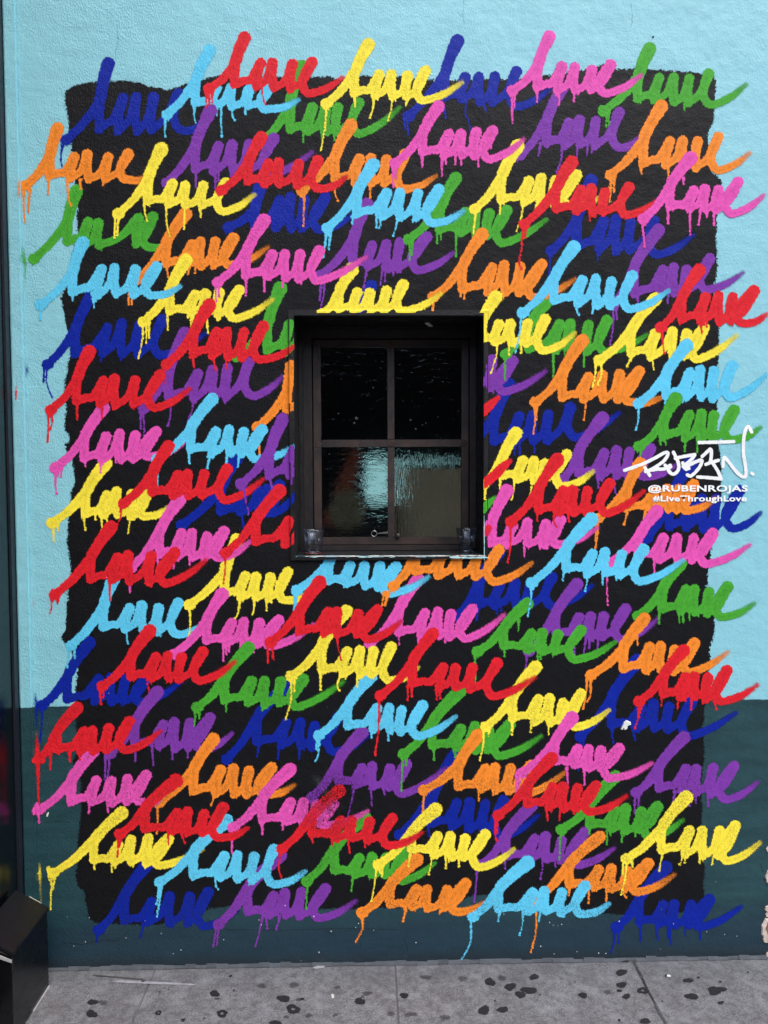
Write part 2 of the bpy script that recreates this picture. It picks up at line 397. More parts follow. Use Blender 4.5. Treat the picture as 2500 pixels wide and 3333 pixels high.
# scrape marks: long dark scratch and pale drag mark
def sheet_px(name, poly, mat, z=.0016, parent=None):
    vs = [atZ(x, y) for x, y in poly]; vs = [(v.x, v.y, z) for v in vs]
    return link(name, mesh_from(vs, [tuple(range(len(vs)))]), mat, parent)
sheet_px('scratch', [s2(620, 985), s2(650, 984), s2(960, 1010), s2(990, 1022), s2(800, 1004), s2(650, 994)], M_CRACK, parent=pav)
M_PALE = plain_mat('pale_scrape', lin((150, 152, 160)), .8, vs=70, col2=lin((118, 119, 126)))
sheet_px('pale_scrape', [s2(760, 1030), s2(800, 1020), s2(1100, 1032), s2(1340, 1048), s2(1300, 1054), s2(1000, 1044), s2(800, 1036)], M_PALE, parent=pav)
sheet_px('pale_scrape', [s1(400, 462), s1(430, 450), s1(480, 452), s1(470, 462), s1(420, 470)], M_PALE, parent=pav)

# ------------------------------------------------------------------ the wall
wall = tag(empty('mural_wall', (.4, 0, 0)), 'light blue and dark teal stucco wall with a black painted mural of cursive words', 'wall', kind='thing')
H0 = atY(958.6, 1300).x; H1 = atY(1573.5, 1300).x
HT = (atY(1260, 1030).z); HB = (atY(1260, 1808).z)
CO0 = atY(941, 1300).x; CO1 = atY(1588, 1300).x; COT = atY(1260, 1009.5).z; COB = atY(1260, 1823).z
XL = atY(60, 1500).x-.012; XR = 5.0; ZT = 4.6; XEND = XL-.004
RD = .2                                     # depth of the window recess
Xs = [XL, H0, H1, XR]; Zs = [0, HB, HT, ZT]
vs = []; fs = []
for z in Zs:
    for x in Xs: vs.append((x, 0, z))
for j in range(3):
    for i in range(3):
        if i == 1 and j == 1: continue
        a = j*4+i; fs.append((a, a+1, a+5, a+4))
n = len(vs)
for z in Zs:
    for x in Xs: vs.append((x, .3, z))
for j in range(3):
    for i in range(3):
        if i == 1 and j == 1: continue
        a = n+j*4+i; fs.append((a+4, a+5, a+1, a))
fs += [(12, 13, n+13, n+12), (13, 14, n+14, n+13), (14, 15, n+15, n+14)]
link('stucco_face', mesh_from(vs, fs), M_WALL, wall)
# plaster corner bead on the left
bead = MB(); xa, xb = XL, XL+.042
bead.box((xa, -.012, 0), (xb, .004, ZT)); bead.build('corner_bead', M_WALL, wall, bevel=.006)
# mortar fillet at the foot
fl = MB()
for i in range(140):
    x0 = XL+.03+i*.035; w = random.uniform(.005, .012); h = random.uniform(.004, .011)
    fl.hexa([(x0, -w, -.002), (x0+.0355, -w, -.002), (x0+.0355, .001, -.002), (x0, .001, -.002), (x0, -.002, h), (x0+.0355, -.002, h), (x0+.0355, .001, h), (x0, .001, h)])
fl.build('mortar_fillet', plain_mat('mortar', lin((70, 76, 84)), .9, bump=1, bs=60), wall)

# ------------------------------------------------------------------ stroke engine (all in photo pixels, laid on the wall plane)
TILES = {}
for r_, names in enumerate(('ABCD', 'EFGH', 'IJKL', 'MNOP', 'QRSU')):
    for c_, nm in enumerate(names): TILES[nm] = (600*c_, 60+600*r_, 700/1659)
TILES['Z'] = (2000, 1350, 500/1659)
def tp(t, p):
    ox, oy, s = TILES[t]; return (ox+p[0]*s, oy+p[1]*s)
def crom(pts, n=8):
    P_ = [np.array(p, float) for p in pts]; P_ = [2*P_[0]-P_[1]]+P_+[2*P_[-1]-P_[-2]]; out = []
    for i in range(1, len(P_)-2):
        for k in range(n):
            t = k/n; a, b, c, d = P_[i-1:i+3]
            out.append(.5*((2*b)+(-a+c)*t+(2*a-5*b+4*c-d)*t*t+(-a+3*b-3*c+d)*t**3))
    out.append(P_[-2]); return out
def segs_of(path, n=6, jit=0.0):
    """path: list of (x, y, r, soft, cov)"""
    q = crom(path, n) if len(path) > 2 else [np.array(p, float) for p in path]
    if len(path) == 2: q = [q[0]+(q[1]-q[0])*k/4 for k in range(5)]
    q = np.array(q)
    if jit: q[:, 2] *= 1+rng.normal(0, jit, len(q))
    return np.concatenate([q[:-1], q[1:]], 1)
GRID = 3.0
LEVELS = []            # (bbox, level) of what lies on the wall already
HOLEPX = (958.6, 1020.0, 1573.5, 1807.5)
def on_casing(v):
    x, z = v[:, 0], v[:, 2]
    inside = (x > CO0+.001) & (x < CO1-.001) & (z > COB+.001) & (z < COT-.001)
    return inside
def smear(name, mat, segs, spine_r=.45, label=None, grid=GRID, margin=9.0, level=None, clip=True, y0=.0008, parent=None):
    x0 = (np.minimum(segs[:, 0]-segs[:, 2], segs[:, 5]-segs[:, 7])).min()-margin
    x1 = (np.maximum(segs[:, 0]+segs[:, 2], segs[:, 5]+segs[:, 7])).max()+margin
    yy0 = (np.minimum(segs[:, 1]-segs[:, 2], segs[:, 6]-segs[:, 7])).min()-margin
    yy1 = (np.maximum(segs[:, 1]+segs[:, 2], segs[:, 6]+segs[:, 7])).max()+margin
    nx = int((x1-x0)/grid)+2; ny = int((yy1-yy0)/grid)+2
    gx = x0+np.arange(nx)*grid; gy = yy0+np.arange(ny)*grid
    X, Y = np.meshgrid(gx, gy); X = X.ravel(); Y = Y.ravel()
    best = np.full(X.shape, -1e9); soft = np.full(X.shape, 1.5); cov = np.ones(X.shape); spn = np.zeros(X.shape)
    for s in segs:
        ax, ay, ra, sa, ca, bx, by, rb, sb, cb = s
        pad = max(ra, rb)+margin+12
        mk = (X > min(ax, bx)-pad) & (X < max(ax, bx)+pad) & (Y > min(ay, by)-pad) & (Y < max(ay, by)+pad)
        ii = np.nonzero(mk)[0]
        if not len(ii): continue
        dx, dy = bx-ax, by-ay; L2 = dx*dx+dy*dy+1e-9
        t = np.clip(((X[ii]-ax)*dx+(Y[ii]-ay)*dy)/L2, 0, 1)
        dist = np.hypot(X[ii]-ax-t*dx, Y[ii]-ay-t*dy); r = ra+(rb-ra)*t
        v = r-dist; u = v > best[ii]; jj = ii[u]
        best[jj] = v[u]; soft[jj] = (sa+(sb-sa)*t)[u]; cov[jj] = (ca+(cb-ca)*t)[u]
        spn[jj] = np.clip(1-dist/(r*spine_r+1e-6), 0, 1)[u]*((r > 9)[u])
    keepv = best > -np.maximum(soft+6.5, 11)
    idx = np.arange(nx*ny).reshape(ny, nx)
    q = np.stack([idx[:-1, :-1], idx[1:, :-1], idx[1:, 1:], idx[:-1, 1:]], -1).reshape(-1, 4)
    keep = keepv[q].any(1)
    if clip:
        cxm = X[q].mean(1); cym = Y[q].mean(1)
        keep &= ~((cxm > HOLEPX[0]) & (cxm < HOLEPX[2]) & (cym > HOLEPX[1]) & (cym < HOLEPX[3]))
    q = q[keep]
    if not len(q): return None
    used = np.unique(q); remap = np.full(nx*ny, -1); remap[used] = np.arange(len(used)); q = remap[q]
    bb = (x0, yy0, x1, yy1)
    if level is None:
        level = 1+max([l for (b, l) in LEVELS if not (b[2] < bb[0] or b[0] > bb[2] or b[3] < bb[1] or b[1] > bb[3])], default=0)
        LEVELS.append((bb, level))
    off = y0+.00008*level
    V = wall_np(X[used], Y[used], 0.0); V[:, 1] = -off
    V[on_casing(V), 1] -= .0079
    V[(V[:, 0] < xb-.001), 1] -= .0125
    me = bpy.data.meshes.new(name)
    me.vertices.add(len(V)); me.vertices.foreach_set('co', V.astype(np.float32).ravel())
    me.loops.add(q.size); me.loops.foreach_set('vertex_index', q.astype(np.int32).ravel())
    me.polygons.add(len(q)); me.polygons.foreach_set('loop_start', (np.arange(len(q))*4).astype(np.int32))
    me.polygons.foreach_set('loop_total', np.full(len(q), 4, np.int32))
    for nm, arr in (('d', best), ('soft', soft), ('cov', cov), ('spine', spn)):
        a = me.attributes.new(nm, 'FLOAT', 'POINT'); a.data.foreach_set('value', np.clip(arr[used], -40, 60).astype(np.float32))
    me.update(calc_edges=True)
    o = link(name, me, mat, parent or wall)
    if label: o['label'] = label
    return o

# black painted field (polygon with rough rolled edges)
def poly_sheet():
    seq = [('A', [(505, 560), (560, 525), (640, 500), (740, 490), (850, 482), (950, 480), (1050, 490), (1150, 525), (1290, 552), (1400, 520), (1490, 490), (1560, 470)]),
           ('B', [(170, 462), (275, 440), (430, 455), (640, 452), (960, 450), (1130, 448), (1240, 485), (1300, 470), (1370, 440), (1540, 450)]),
           ('C', [(240, 445), (520, 477), (690, 475), (880, 465), (1060, 470), (1200, 465), (1330, 443), (1640, 400)]),
           ('D', [(330, 372), (400, 345), (480, 392), (640, 388), (870, 402), (1040, 412), (1100, 415), (1190, 430), (1256, 462), (1255, 560), (1245, 700), (1238, 800), (1195, 880), (1200, 980), (1215, 1180), (1265, 1215), (1303, 1250), (1290, 1330), (1262, 1480)]),
           ('H', [(1265, 90), (1258, 300), (1270, 500), (1238, 660), (1250, 850), (1284, 960), (1276, 1200), (1264, 1400), (1262, 1590)]),
           ('L', [(1265, 170), (1260, 290), (1280, 470), (1298, 640), (1300, 780), (1290, 900), (1225, 1060), (1218, 1300), (1195, 1440), (1190, 1560)]),
           ('P', [(1180, 100), (1215, 220), (1246, 350), (1245, 480), (1208, 600), (1214, 700), (1180, 980), (1166, 1100), (1148, 1220), (1166, 1330), (1172, 1450)]),
           ('U', [(1160, 60), (1143, 200), (1150, 400), (1145, 700), (1172, 880), (1158, 1000), (1168, 1090), (1120, 1170), (1000, 1205), (850, 1225), (700, 1238), (530, 1226), (420, 1215), (300, 1216), (100, 1190)]),
           ('S', [(1300, 1175), (1150, 1165), (1060, 1145), (960, 1090), (900, 1072), (800, 1080), (700, 1110), (600, 1150), (400, 1165), (180, 1172), (0, 1175)]),
           ('R', [(1330, 1180), (1050, 1180), (800, 1172), (530, 1160), (330, 1165), (190, 1172), (150, 1215)]),
           ('Q', [(1560, 1225), (1400, 1270), (1200, 1302), (950, 1298), (740, 1290), (690, 1262), (665, 1150), (650, 1050), (605, 1010), (583, 940), (600, 850), (600, 650), (628, 450), (622, 200), (598, 110), (560, 50)]),
           ('M', [(588, 1400), (590, 1100), (580, 950), (592, 850), (602, 760), (560, 640), (530, 590), (466, 510), (508, 440), (512, 200), (515, 100)]),
           ('I', [(522, 1659), (530, 1500), (550, 1420), (540, 1350), (520, 1200), (528, 1000), (540, 900), (552, 800), (580, 740), (560, 560), (512, 500), (503, 440), (532, 420), (535, 360), (510, 350), (498, 300), (512, 200), (498, 30)]),
           ('E', [(500, 1420), (520, 1290), (540, 1150), (528, 1020), (500, 880), (470, 740), (510, 640), (545, 430), (600, 250), (598, 20)]),
           ('A', [(592, 1500), (600, 1420), (575, 1250), (552, 1020), (550, 950), (530, 850), (520, 750), (500, 640)])]
    poly = np.array([tp(t, p) for t, l in seq for p in l])
    # break the outline up a little like a roller edge
    out = []
    for a, b in zip(poly, np.roll(poly, -1, 0)):
        L = np.hypot(*(b-a)); k = max(1, int(L/14)); nrm = np.array([-(b-a)[1], (b-a)[0]])/(L+1e-6)
        for i in range(k): out.append(a+(b-a)*i/k+nrm*rng.normal(0, 1.3)*(i > 0))
    poly = np.array(out)
    g = 8.0; x0, y0_ = poly.min(0)-16; x1, y1 = poly.max(0)+16
    nx = int((x1-x0)/g)+2; ny = int((y1-y0_)/g)+2
    X, Y = np.meshgrid(x0+np.arange(nx)*g, y0_+np.arange(ny)*g); X = X.ravel(); Y = Y.ravel()
    dist = np.full(X.shape, 1e9); ins = np.zeros(X.shape, bool)
    for a, b in zip(poly, np.roll(poly, -1, 0)):
        dx, dy = b-a; t = np.clip(((X-a[0])*dx+(Y-a[1])*dy)/(dx*dx+dy*dy+1e-9), 0, 1)
        dist = np.minimum(dist, np.hypot(X-a[0]-t*dx, Y-a[1]-t*dy))
        c = (a[1] > Y) != (b[1] > Y)
        with np.errstate(divide='ignore', invalid='ignore'):
            ins ^= c & (X < (b[0]-a[0])*(Y-a[1])/(b[1]-a[1]+1e-12)+a[0])
    d = np.where(ins, dist, -dist)
    idx = np.arange(nx*ny).reshape(ny, nx)
    q = np.stack([idx[:-1, :-1], idx[1:, :-1], idx[1:, 1:], idx[:-1, 1:]], -1).reshape(-1, 4)
    keep = (d > -16)[q].any(1)
    cxm = X[q].mean(1); cym = Y[q].mean(1)
    keep &= ~((cxm > 950) & (cxm < 1580) & (cym > 1020) & (cym < 1815))
    q = q[keep]; used = np.unique(q); remap = np.full(nx*ny, -1); remap[used] = np.arange(len(used)); q = remap[q]
    V = wall_np(X[used], Y[used], 0.0); V[:, 1] = -.0007
    me = bpy.data.meshes.new('black_field'); me.from_pydata(V.tolist(), [], q.tolist())
    for nm, arr in (('d', np.clip(d[used], -30, 30)), ('soft', np.full(len(used), 1.6)), ('cov', np.ones(len(used))), ('spine', np.zeros(len(used)))):
        a = me.attributes.new(nm, 'FLOAT', 'POINT'); a.data.foreach_set('value', arr.astype(np.float32))
    o = link('black_painted_field', me, M_BLACKSHEET, wall)
poly_sheet()

#  id colour order tile  S  T  B  h1 h2 h3 h4  C  E
WORDS = """
1 B 0 A 510 940 835 350 765 855 950 615 1050 610 1185 610 1375 580 1425 868 1560 800
2 O 3 A 205 1290 445 850 382 1212 575 1070 675 1050 835 1075 990 1050 1000 1245 1130 1215
3 Y 5 A 915 1510 1245 1010 1140 1410 1330 1280 1430 1290 1570 1290 1742 1270 1742 1488 1962 1360
4 L 4 B -132 745 195 250 85 650 250 540 360 540 500 550 650 545 660 700 880 630
5 P 4.5 B -132 1270 200 715 85 1165 265 985 370 975 500 975 690 930 670 1215 985 1035
6 G 2 E 265 435 590 -90 520 300 680 150 760 160 1070 120 1180 110 1170 345 1300 300
7 R 6 B 195 545 465 150 385 510 590 345 680 345 835 355 985 340 980 580 1225 455
8 Y 5 B 1100 660 1420 205 1310 575 1505 435 1597 435 1722 445 1862 405 1862 632 2142 495
9 G 2 B 640 925 900 370 815 860 990 690 1090 690 1185 690 1345 655 1370 888 1662 690
10 O 3 B 910 1330 1285 825 1160 1240 1350 1085 1440 1080 1560 1090 1702 1050 1712 1318 1942 1215
11 R 6 B 290 1330 595 920 490 1255 650 1120 730 1110 885 1125 1030 1100 1060 1315 1250 1225
12 B 0 B 340 1615 585 1300 540 1600 735 1400 820 1380 930 1400 1090 1380 1060 1630 1310 1510
13 B 0 C 310 755 685 175 585 610 745 455 850 450 975 450 1140 410 1160 680 1400 540
14 K 7 C 1110 560 1395 140 1300 530 1490 375 1590 380 1722 400 1867 360 1847 578 2102 440
15 P 1 C 1170 1060 1490 545 1370 960 1545 805 1625 785 1752 790 1932 730 1952 1000 2112 900
16 K 7 C 205 1120 540 680 415 1035 620 895 710 895 830 880 955 870 950 1085 1195 935
17 Y 5 C 820 1475 1150 985 1020 1400 1235 1260 1330 1235 1440 1250 1600 1210 1560 1440 1790 1380
18 L 4 C -317 1620 38 1130 -92 1505 138 1350 240 1350 380 1350 540 1320 510 1580 730 1485
19 G 2 G 310 285 672 -190 548 205 745 75 825 60 930 85 1065 60 1050 310 1370 130
20 R 6 D -222 1590 145 1110 20 1470 215 1325 295 1315 400 1345 585 1305 590 1515 850 1380
21 G 2 D 395 715 745 235 650 620 820 460 930 460 1050 465 1200 430 1240 665 1490 510
22 O 3 D 445 1210 835 680 695 1120 900 950 1000 945 1115 950 1275 915 1290 1170 1520 1035
23 K 7 D 700 1550 1060 1080 900 1450 1085 1330 1170 1320 1275 1330 1425 1265 1395 1505 1625 1365
25 L 5.5 E 320 790 640 310 560 690 785 515 885 505 1045 520 1210 495 1190 715 1390 645
26 B 0 E 370 1250 705 715 580 1160 830 965 940 930 1075 950 1255 905 1255 1175 1587 1010
27 O 3 E 1060 600 1430 90 1280 470 1482 320 1547 300 1662 300 1802 275 1792 480 2067 345
28 Y 5 E 1110 920 1435 445 1310 830 1507 710 1587 705 1692 695 1847 675 1830 892 2102 745
29 R 6 E 1290 1250 1617 790 1492 1165 1672 1000 1752 995 1882 1000 2032 955 2022 1210 2282 1105
30 P 1 E 1115 1590 1425 1010 1300 1500 1527 1320 1642 1290 1757 1275 1922 1230 1967 1490 2177 1345
31 R 7.1 E 395 1600 690 1150 590 1530 800 1375 885 1360 1045 1370 1235 1330 1210 1580 1465 1435
33 K 7 F 260 615 615 140 475 560 680 400 775 400 895 400 1040 375 1050 600 1400 420
34 G 2 F 405 1190 740 660 640 1140 810 945 920 930 1040 930 1200 900 1150 1180 1400 1050
35 P 1 F 1060 560 1410 10 1300 480 1450 330 1560 320 1662 310 1867 265 1822 520 2077 385
36 Y 5 F 1070 860 1290 520 1190 820 1335 690 1430 700 1560 680 1687 635 1712 835 1982 700
37 O 3 J 570 310 830 -150 790 170 930 30 1030 30 1130 30 1200 30 1150 280 1400 200
38 O 3 G 500 730 875 245 720 670 955 500 1045 480 1170 495 1335 475 1290 730 1592 590
39 Y 5 G 650 1200 980 730 870 1050 1005 940 1092 935 1225 935 1360 900 1370 1140 1590 1005
40 G 2 H -362 1170 -10 720 -190 1130 50 940 135 930 275 945 415 910 420 1150 725 1020
41 P 1 G 400 1450 700 1000 550 1400 730 1230 840 1230 955 1210 1110 1220 1060 1455 1365 1300
42 B 0 H -12 370 295 -170 180 345 390 140 485 130 600 150 780 140 820 400 1080 250
43 L 5.5 H -230 850 160 345 5 755 225 600 330 585 450 610 610 565 610 820 890 680
44 O 3 H -132 1540 225 1065 70 1500 275 1345 380 1330 515 1325 665 1300 610 1540 840 1500
48 P 1 H 470 790 815 210 625 700 850 520 930 500 1030 520 1210 430 1200 670 1465 540
49 R 6 H 835 965 1125 520 990 900 1175 730 1275 720 1385 730 1550 680 1480 930 1645 860
50 Y 5 H 360 1215 790 740 600 1160 790 1010 920 995 1030 1010 1165 965 1130 1205 1420 1020
51 L 5.5 H 660 1550 1030 1100 870 1490 1055 1310 1135 1290 1240 1300 1385 1260 1390 1500 1640 1330
52 G 5.7 L 665 460 945 90 850 380 1050 215 1145 205 1240 220 1395 180 1390 405 1600 310
32 K 7 I 430 625 800 160 650 550 820 385 925 360 1045 375 1205 345 1170 535 1430 420
54 L 7.1 I 1215 560 1637 95 1472 480 1667 345 1767 330 1882 345 2022 330 1997 555 2272 460
55 Y 5 I 405 1050 815 590 660 975 825 835 900 805 1020 830 1130 830 1150 995 1330 910
56 R 7.2 I 955 900 1300 460 1175 810 1375 680 1450 670 1577 670 1752 635 1762 870 2032 710
57 R 7.2 I 430 1600 860 1080 700 1480 910 1315 990 1300 1170 1300 1350 1275 1300 1512 1590 1335
58 K 7 I 1010 1400 1385 870 1230 1290 1400 1130 1482 1125 1597 1155 1727 1115 1712 1315 1932 1190
59 B 0 J -17 1065 410 540 280 960 470 800 575 800 640 790 735 755 700 970 880 800
60 Y 5 N 40 260 405 -242 310 170 470 38 555 43 665 48 800 5 800 222 960 160
61 P 7.25 J 440 750 760 250 655 680 840 490 940 480 1040 480 1100 480 1100 690 1300 600
62 R 7.2 J 320 1280 735 800 550 1190 805 1035 915 1020 1010 1020 1100 1000 1100 1220 1300 1100
63 L 7.1 J 870 1570 1200 1180 1110 1490 1280 1380 1390 1380 1510 1380 1632 1390 1600 1592 1882 1465
64 O 7.4 K 195 1535 470 1130 360 1420 570 1290 690 1290 840 1290 1005 1255 985 1500 1260 1355
66 B 0 K 700 500 1080 -20 965 420 1160 230 1265 215 1385 215 1555 160 1622 385 1932 200
67 Y 5 K 890 750 1135 355 1030 680 1190 570 1275 570 1360 590 1527 520 1510 765 1732 650
70 R 7.2 K 1100 1040 1455 560 1310 950 1500 800 1575 795 1687 800 1857 745 1852 970 2122 800
71 K 7 K 720 1250 1065 800 950 1200 1110 1070 1225 1045 1365 1055 1480 1025 1482 1213 1762 1085
72 L 7.5 L -162 1510 295 1020 100 1400 305 1285 400 1275 530 1290 695 1255 690 1497 1000 1335
73 P 1 L 80 710 380 240 200 670 395 510 490 490 590 500 750 475 730 690 950 600
74 O 5.8 L 345 1015 670 590 565 930 790 795 880 790 970 790 1085 750 1050 950 1250 855
75 B 0 L 725 1170 1060 590 895 1075 1060 900 1150 860 1260 860 1435 800 1400 1090 1600 970
76 K 7 L 425 1360 800 960 655 1300 850 1165 955 1165 1085 1165 1230 1130 1200 1362 1520 1215
77 G 2 P 655 345 985 -60 840 290 1025 140 1090 140 1205 160 1345 120 1320 350 1555 245
78 P 1 P -187 620 185 100 20 480 200 355 290 350 390 350 560 290 545 520 810 365
65 B 0 O 680 350 1000 -150 850 255 1010 110 1130 90 1250 90 1415 45 1440 265 1722 110
80 L 4 M 550 575 875 60 795 430 1000 285 1095 265 1225 285 1375 245 1390 485 1600 385
81 K 7 N -77 640 290 180 170 530 365 400 460 390 580 400 730 375 690 575 1000 410
82 B 0 M 330 1035 690 550 520 985 760 830 855 820 970 830 1110 850 1110 1005 1400 850
83 R 7.1 M 795 885 1155 460 1010 810 1205 660 1295 650 1400 665 1567 620 1562 840 1812 695
84 R 7.1 M 305 1450 595 1055 440 1370 650 1235 715 1230 840 1210 1000 1155 990 1375 1240 1230
85 P 1 M 850 1410 1215 930 1040 1340 1260 1180 1345 1165 1467 1170 1622 1130 1575 1375 1792 1250
86 G 7.04 N 105 1050 495 590 310 990 520 845 620 845 745 850 920 830 890 1040 1225 850
87 B 0 N 330 1450 785 880 560 1310 785 1170 895 1165 1005 1190 1185 1130 1170 1390 1420 1260
88 R 7.3 N 670 545 1045 85 890 460 1110 315 1180 310 1340 330 1490 295 1440 520 1672 385
89 Y 7.06 N 830 810 1250 305 1060 760 1255 620 1355 610 1460 615 1595 585 1600 840 1802 740
90 L 4 N 1040 1265 1440 810 1260 1190 1485 1055 1580 1050 1677 1070 1837 1035 1822 1268 2092 1120
91 O 3 R -190 360 225 -127 70 270 280 110 380 100 500 115 675 90 640 300 850 225
92 K 7 Q 310 415 715 -30 550 350 745 190 860 195 985 180 1130 150 1110 355 1240 330
93 K 7 O 15 558 380 60 230 470 435 320 535 310 635 330 800 290 770 515 1045 335
94 G 2 O 840 620 1220 250 1040 570 1255 480 1340 475 1460 490 1637 455 1612 678 1902 545
95 R 7.3 O 95 955 495 480 335 860 575 740 670 745 800 745 990 710 980 960 1280 815
96 Y 5 O 905 1200 1290 735 1110 1130 1310 985 1395 980 1500 1010 1637 945 1612 1198 1852 1070
97 G 2 O 275 1410 700 925 490 1340 710 1215 820 1190 930 1230 1090 1180 1030 1420 1330 1270
101 K 7 P -247 1560 145 1130 10 1460 190 1370 275 1370 370 1380 510 1365 460 1593 760 1480
103 O 3 P 295 800 705 365 540 750 745 585 830 575 940 605 1090 555 1070 775 1350 620
104 B 0 P 210 1275 650 690 450 1180 680 1050 775 1020 895 1045 1070 1000 1060 1268 1410 1090
105 R 6 P 665 1005 1005 610 850 945 1020 815 1090 810 1195 820 1340 765 1320 1000 1575 875
108 R 7.2 Q 930 605 1360 190 1120 560 1370 440 1447 430 1577 450 1722 400 1707 630 1912 555
109 Y 5 Q 415 905 940 440 725 800 915 685 1010 650 1145 635 1300 640 1255 842 1560 720
110 L 5.5 R -187 975 325 500 70 920 310 775 410 770 540 780 690 725 710 990 935 890
111 B 0 Q 765 1345 1150 820 960 1270 1170 1130 1310 1085 1465 1090 1607 1050 1590 1312 1832 1190
112 P 1 R 265 1305 740 770 490 1200 690 1080 775 1060 905 1050 1090 1025 1060 1250 1320 1120
113 K 7 R 380 555 815 105 600 490 820 360 920 360 1020 380 1150 370 1110 535 1415 425
114 R 7.2 R 755 720 1195 270 985 600 1210 500 1290 500 1430 510 1605 480 1600 690 1832 590
115 P 1 R 990 320 1370 -182 1190 195 1370 95 1450 80 1587 100 1712 65 1702 290 2012 100
116 G 2 R 945 970 1395 480 1160 880 1350 790 1450 780 1555 785 1700 745 1692 962 1932 825
117 Y 5 S 80 840 515 415 330 720 530 620 630 620 745 640 900 605 870 858 1120 720
118 B 0 S 240 610 665 0 490 520 680 365 780 360 900 370 1040 345 1040 620 1305 460
119 O 3 S 430 265 840 -155 690 235 900 100 975 90 1095 95 1250 75 1220 297 1510 130
120 R 7.2 S 1000 460 1410 20 1225 370 1420 240 1500 240 1610 250 1752 230 1732 430 1987 310
121 P 1 S 880 840 1260 380 1060 770 1280 640 1365 620 1490 650 1667 590 1622 840 1892 715
122 G 2 U 65 570 480 160 285 530 480 420 560 410 680 430 805 395 765 622 1000 495
123 O 3 U -132 1110 360 625 125 990 350 880 450 870 575 890 735 830 670 1048 935 915
124 L 4 S 805 1245 1225 825 1000 1180 1265 1055 1355 1045 1490 1055 1667 1005 1662 1220 1852 1140
125 O 3 S -45 1210 370 800 165 1145 370 1030 450 1030 605 1035 750 985 700 1203 935 1110
126 P 1 U 645 285 1010 -142 815 250 1025 100 1105 100 1235 95 1395 80 1350 335 1575 205
127 Y 5 U 570 795 1025 320 835 725 1050 580 1150 575 1285 580 1405 540 1360 808 1595 670
128 B 0 U 495 1325 870 860 665 1275 850 1150 935 1145 1065 1145 1205 1110 1155 1318 1450 1165
"""
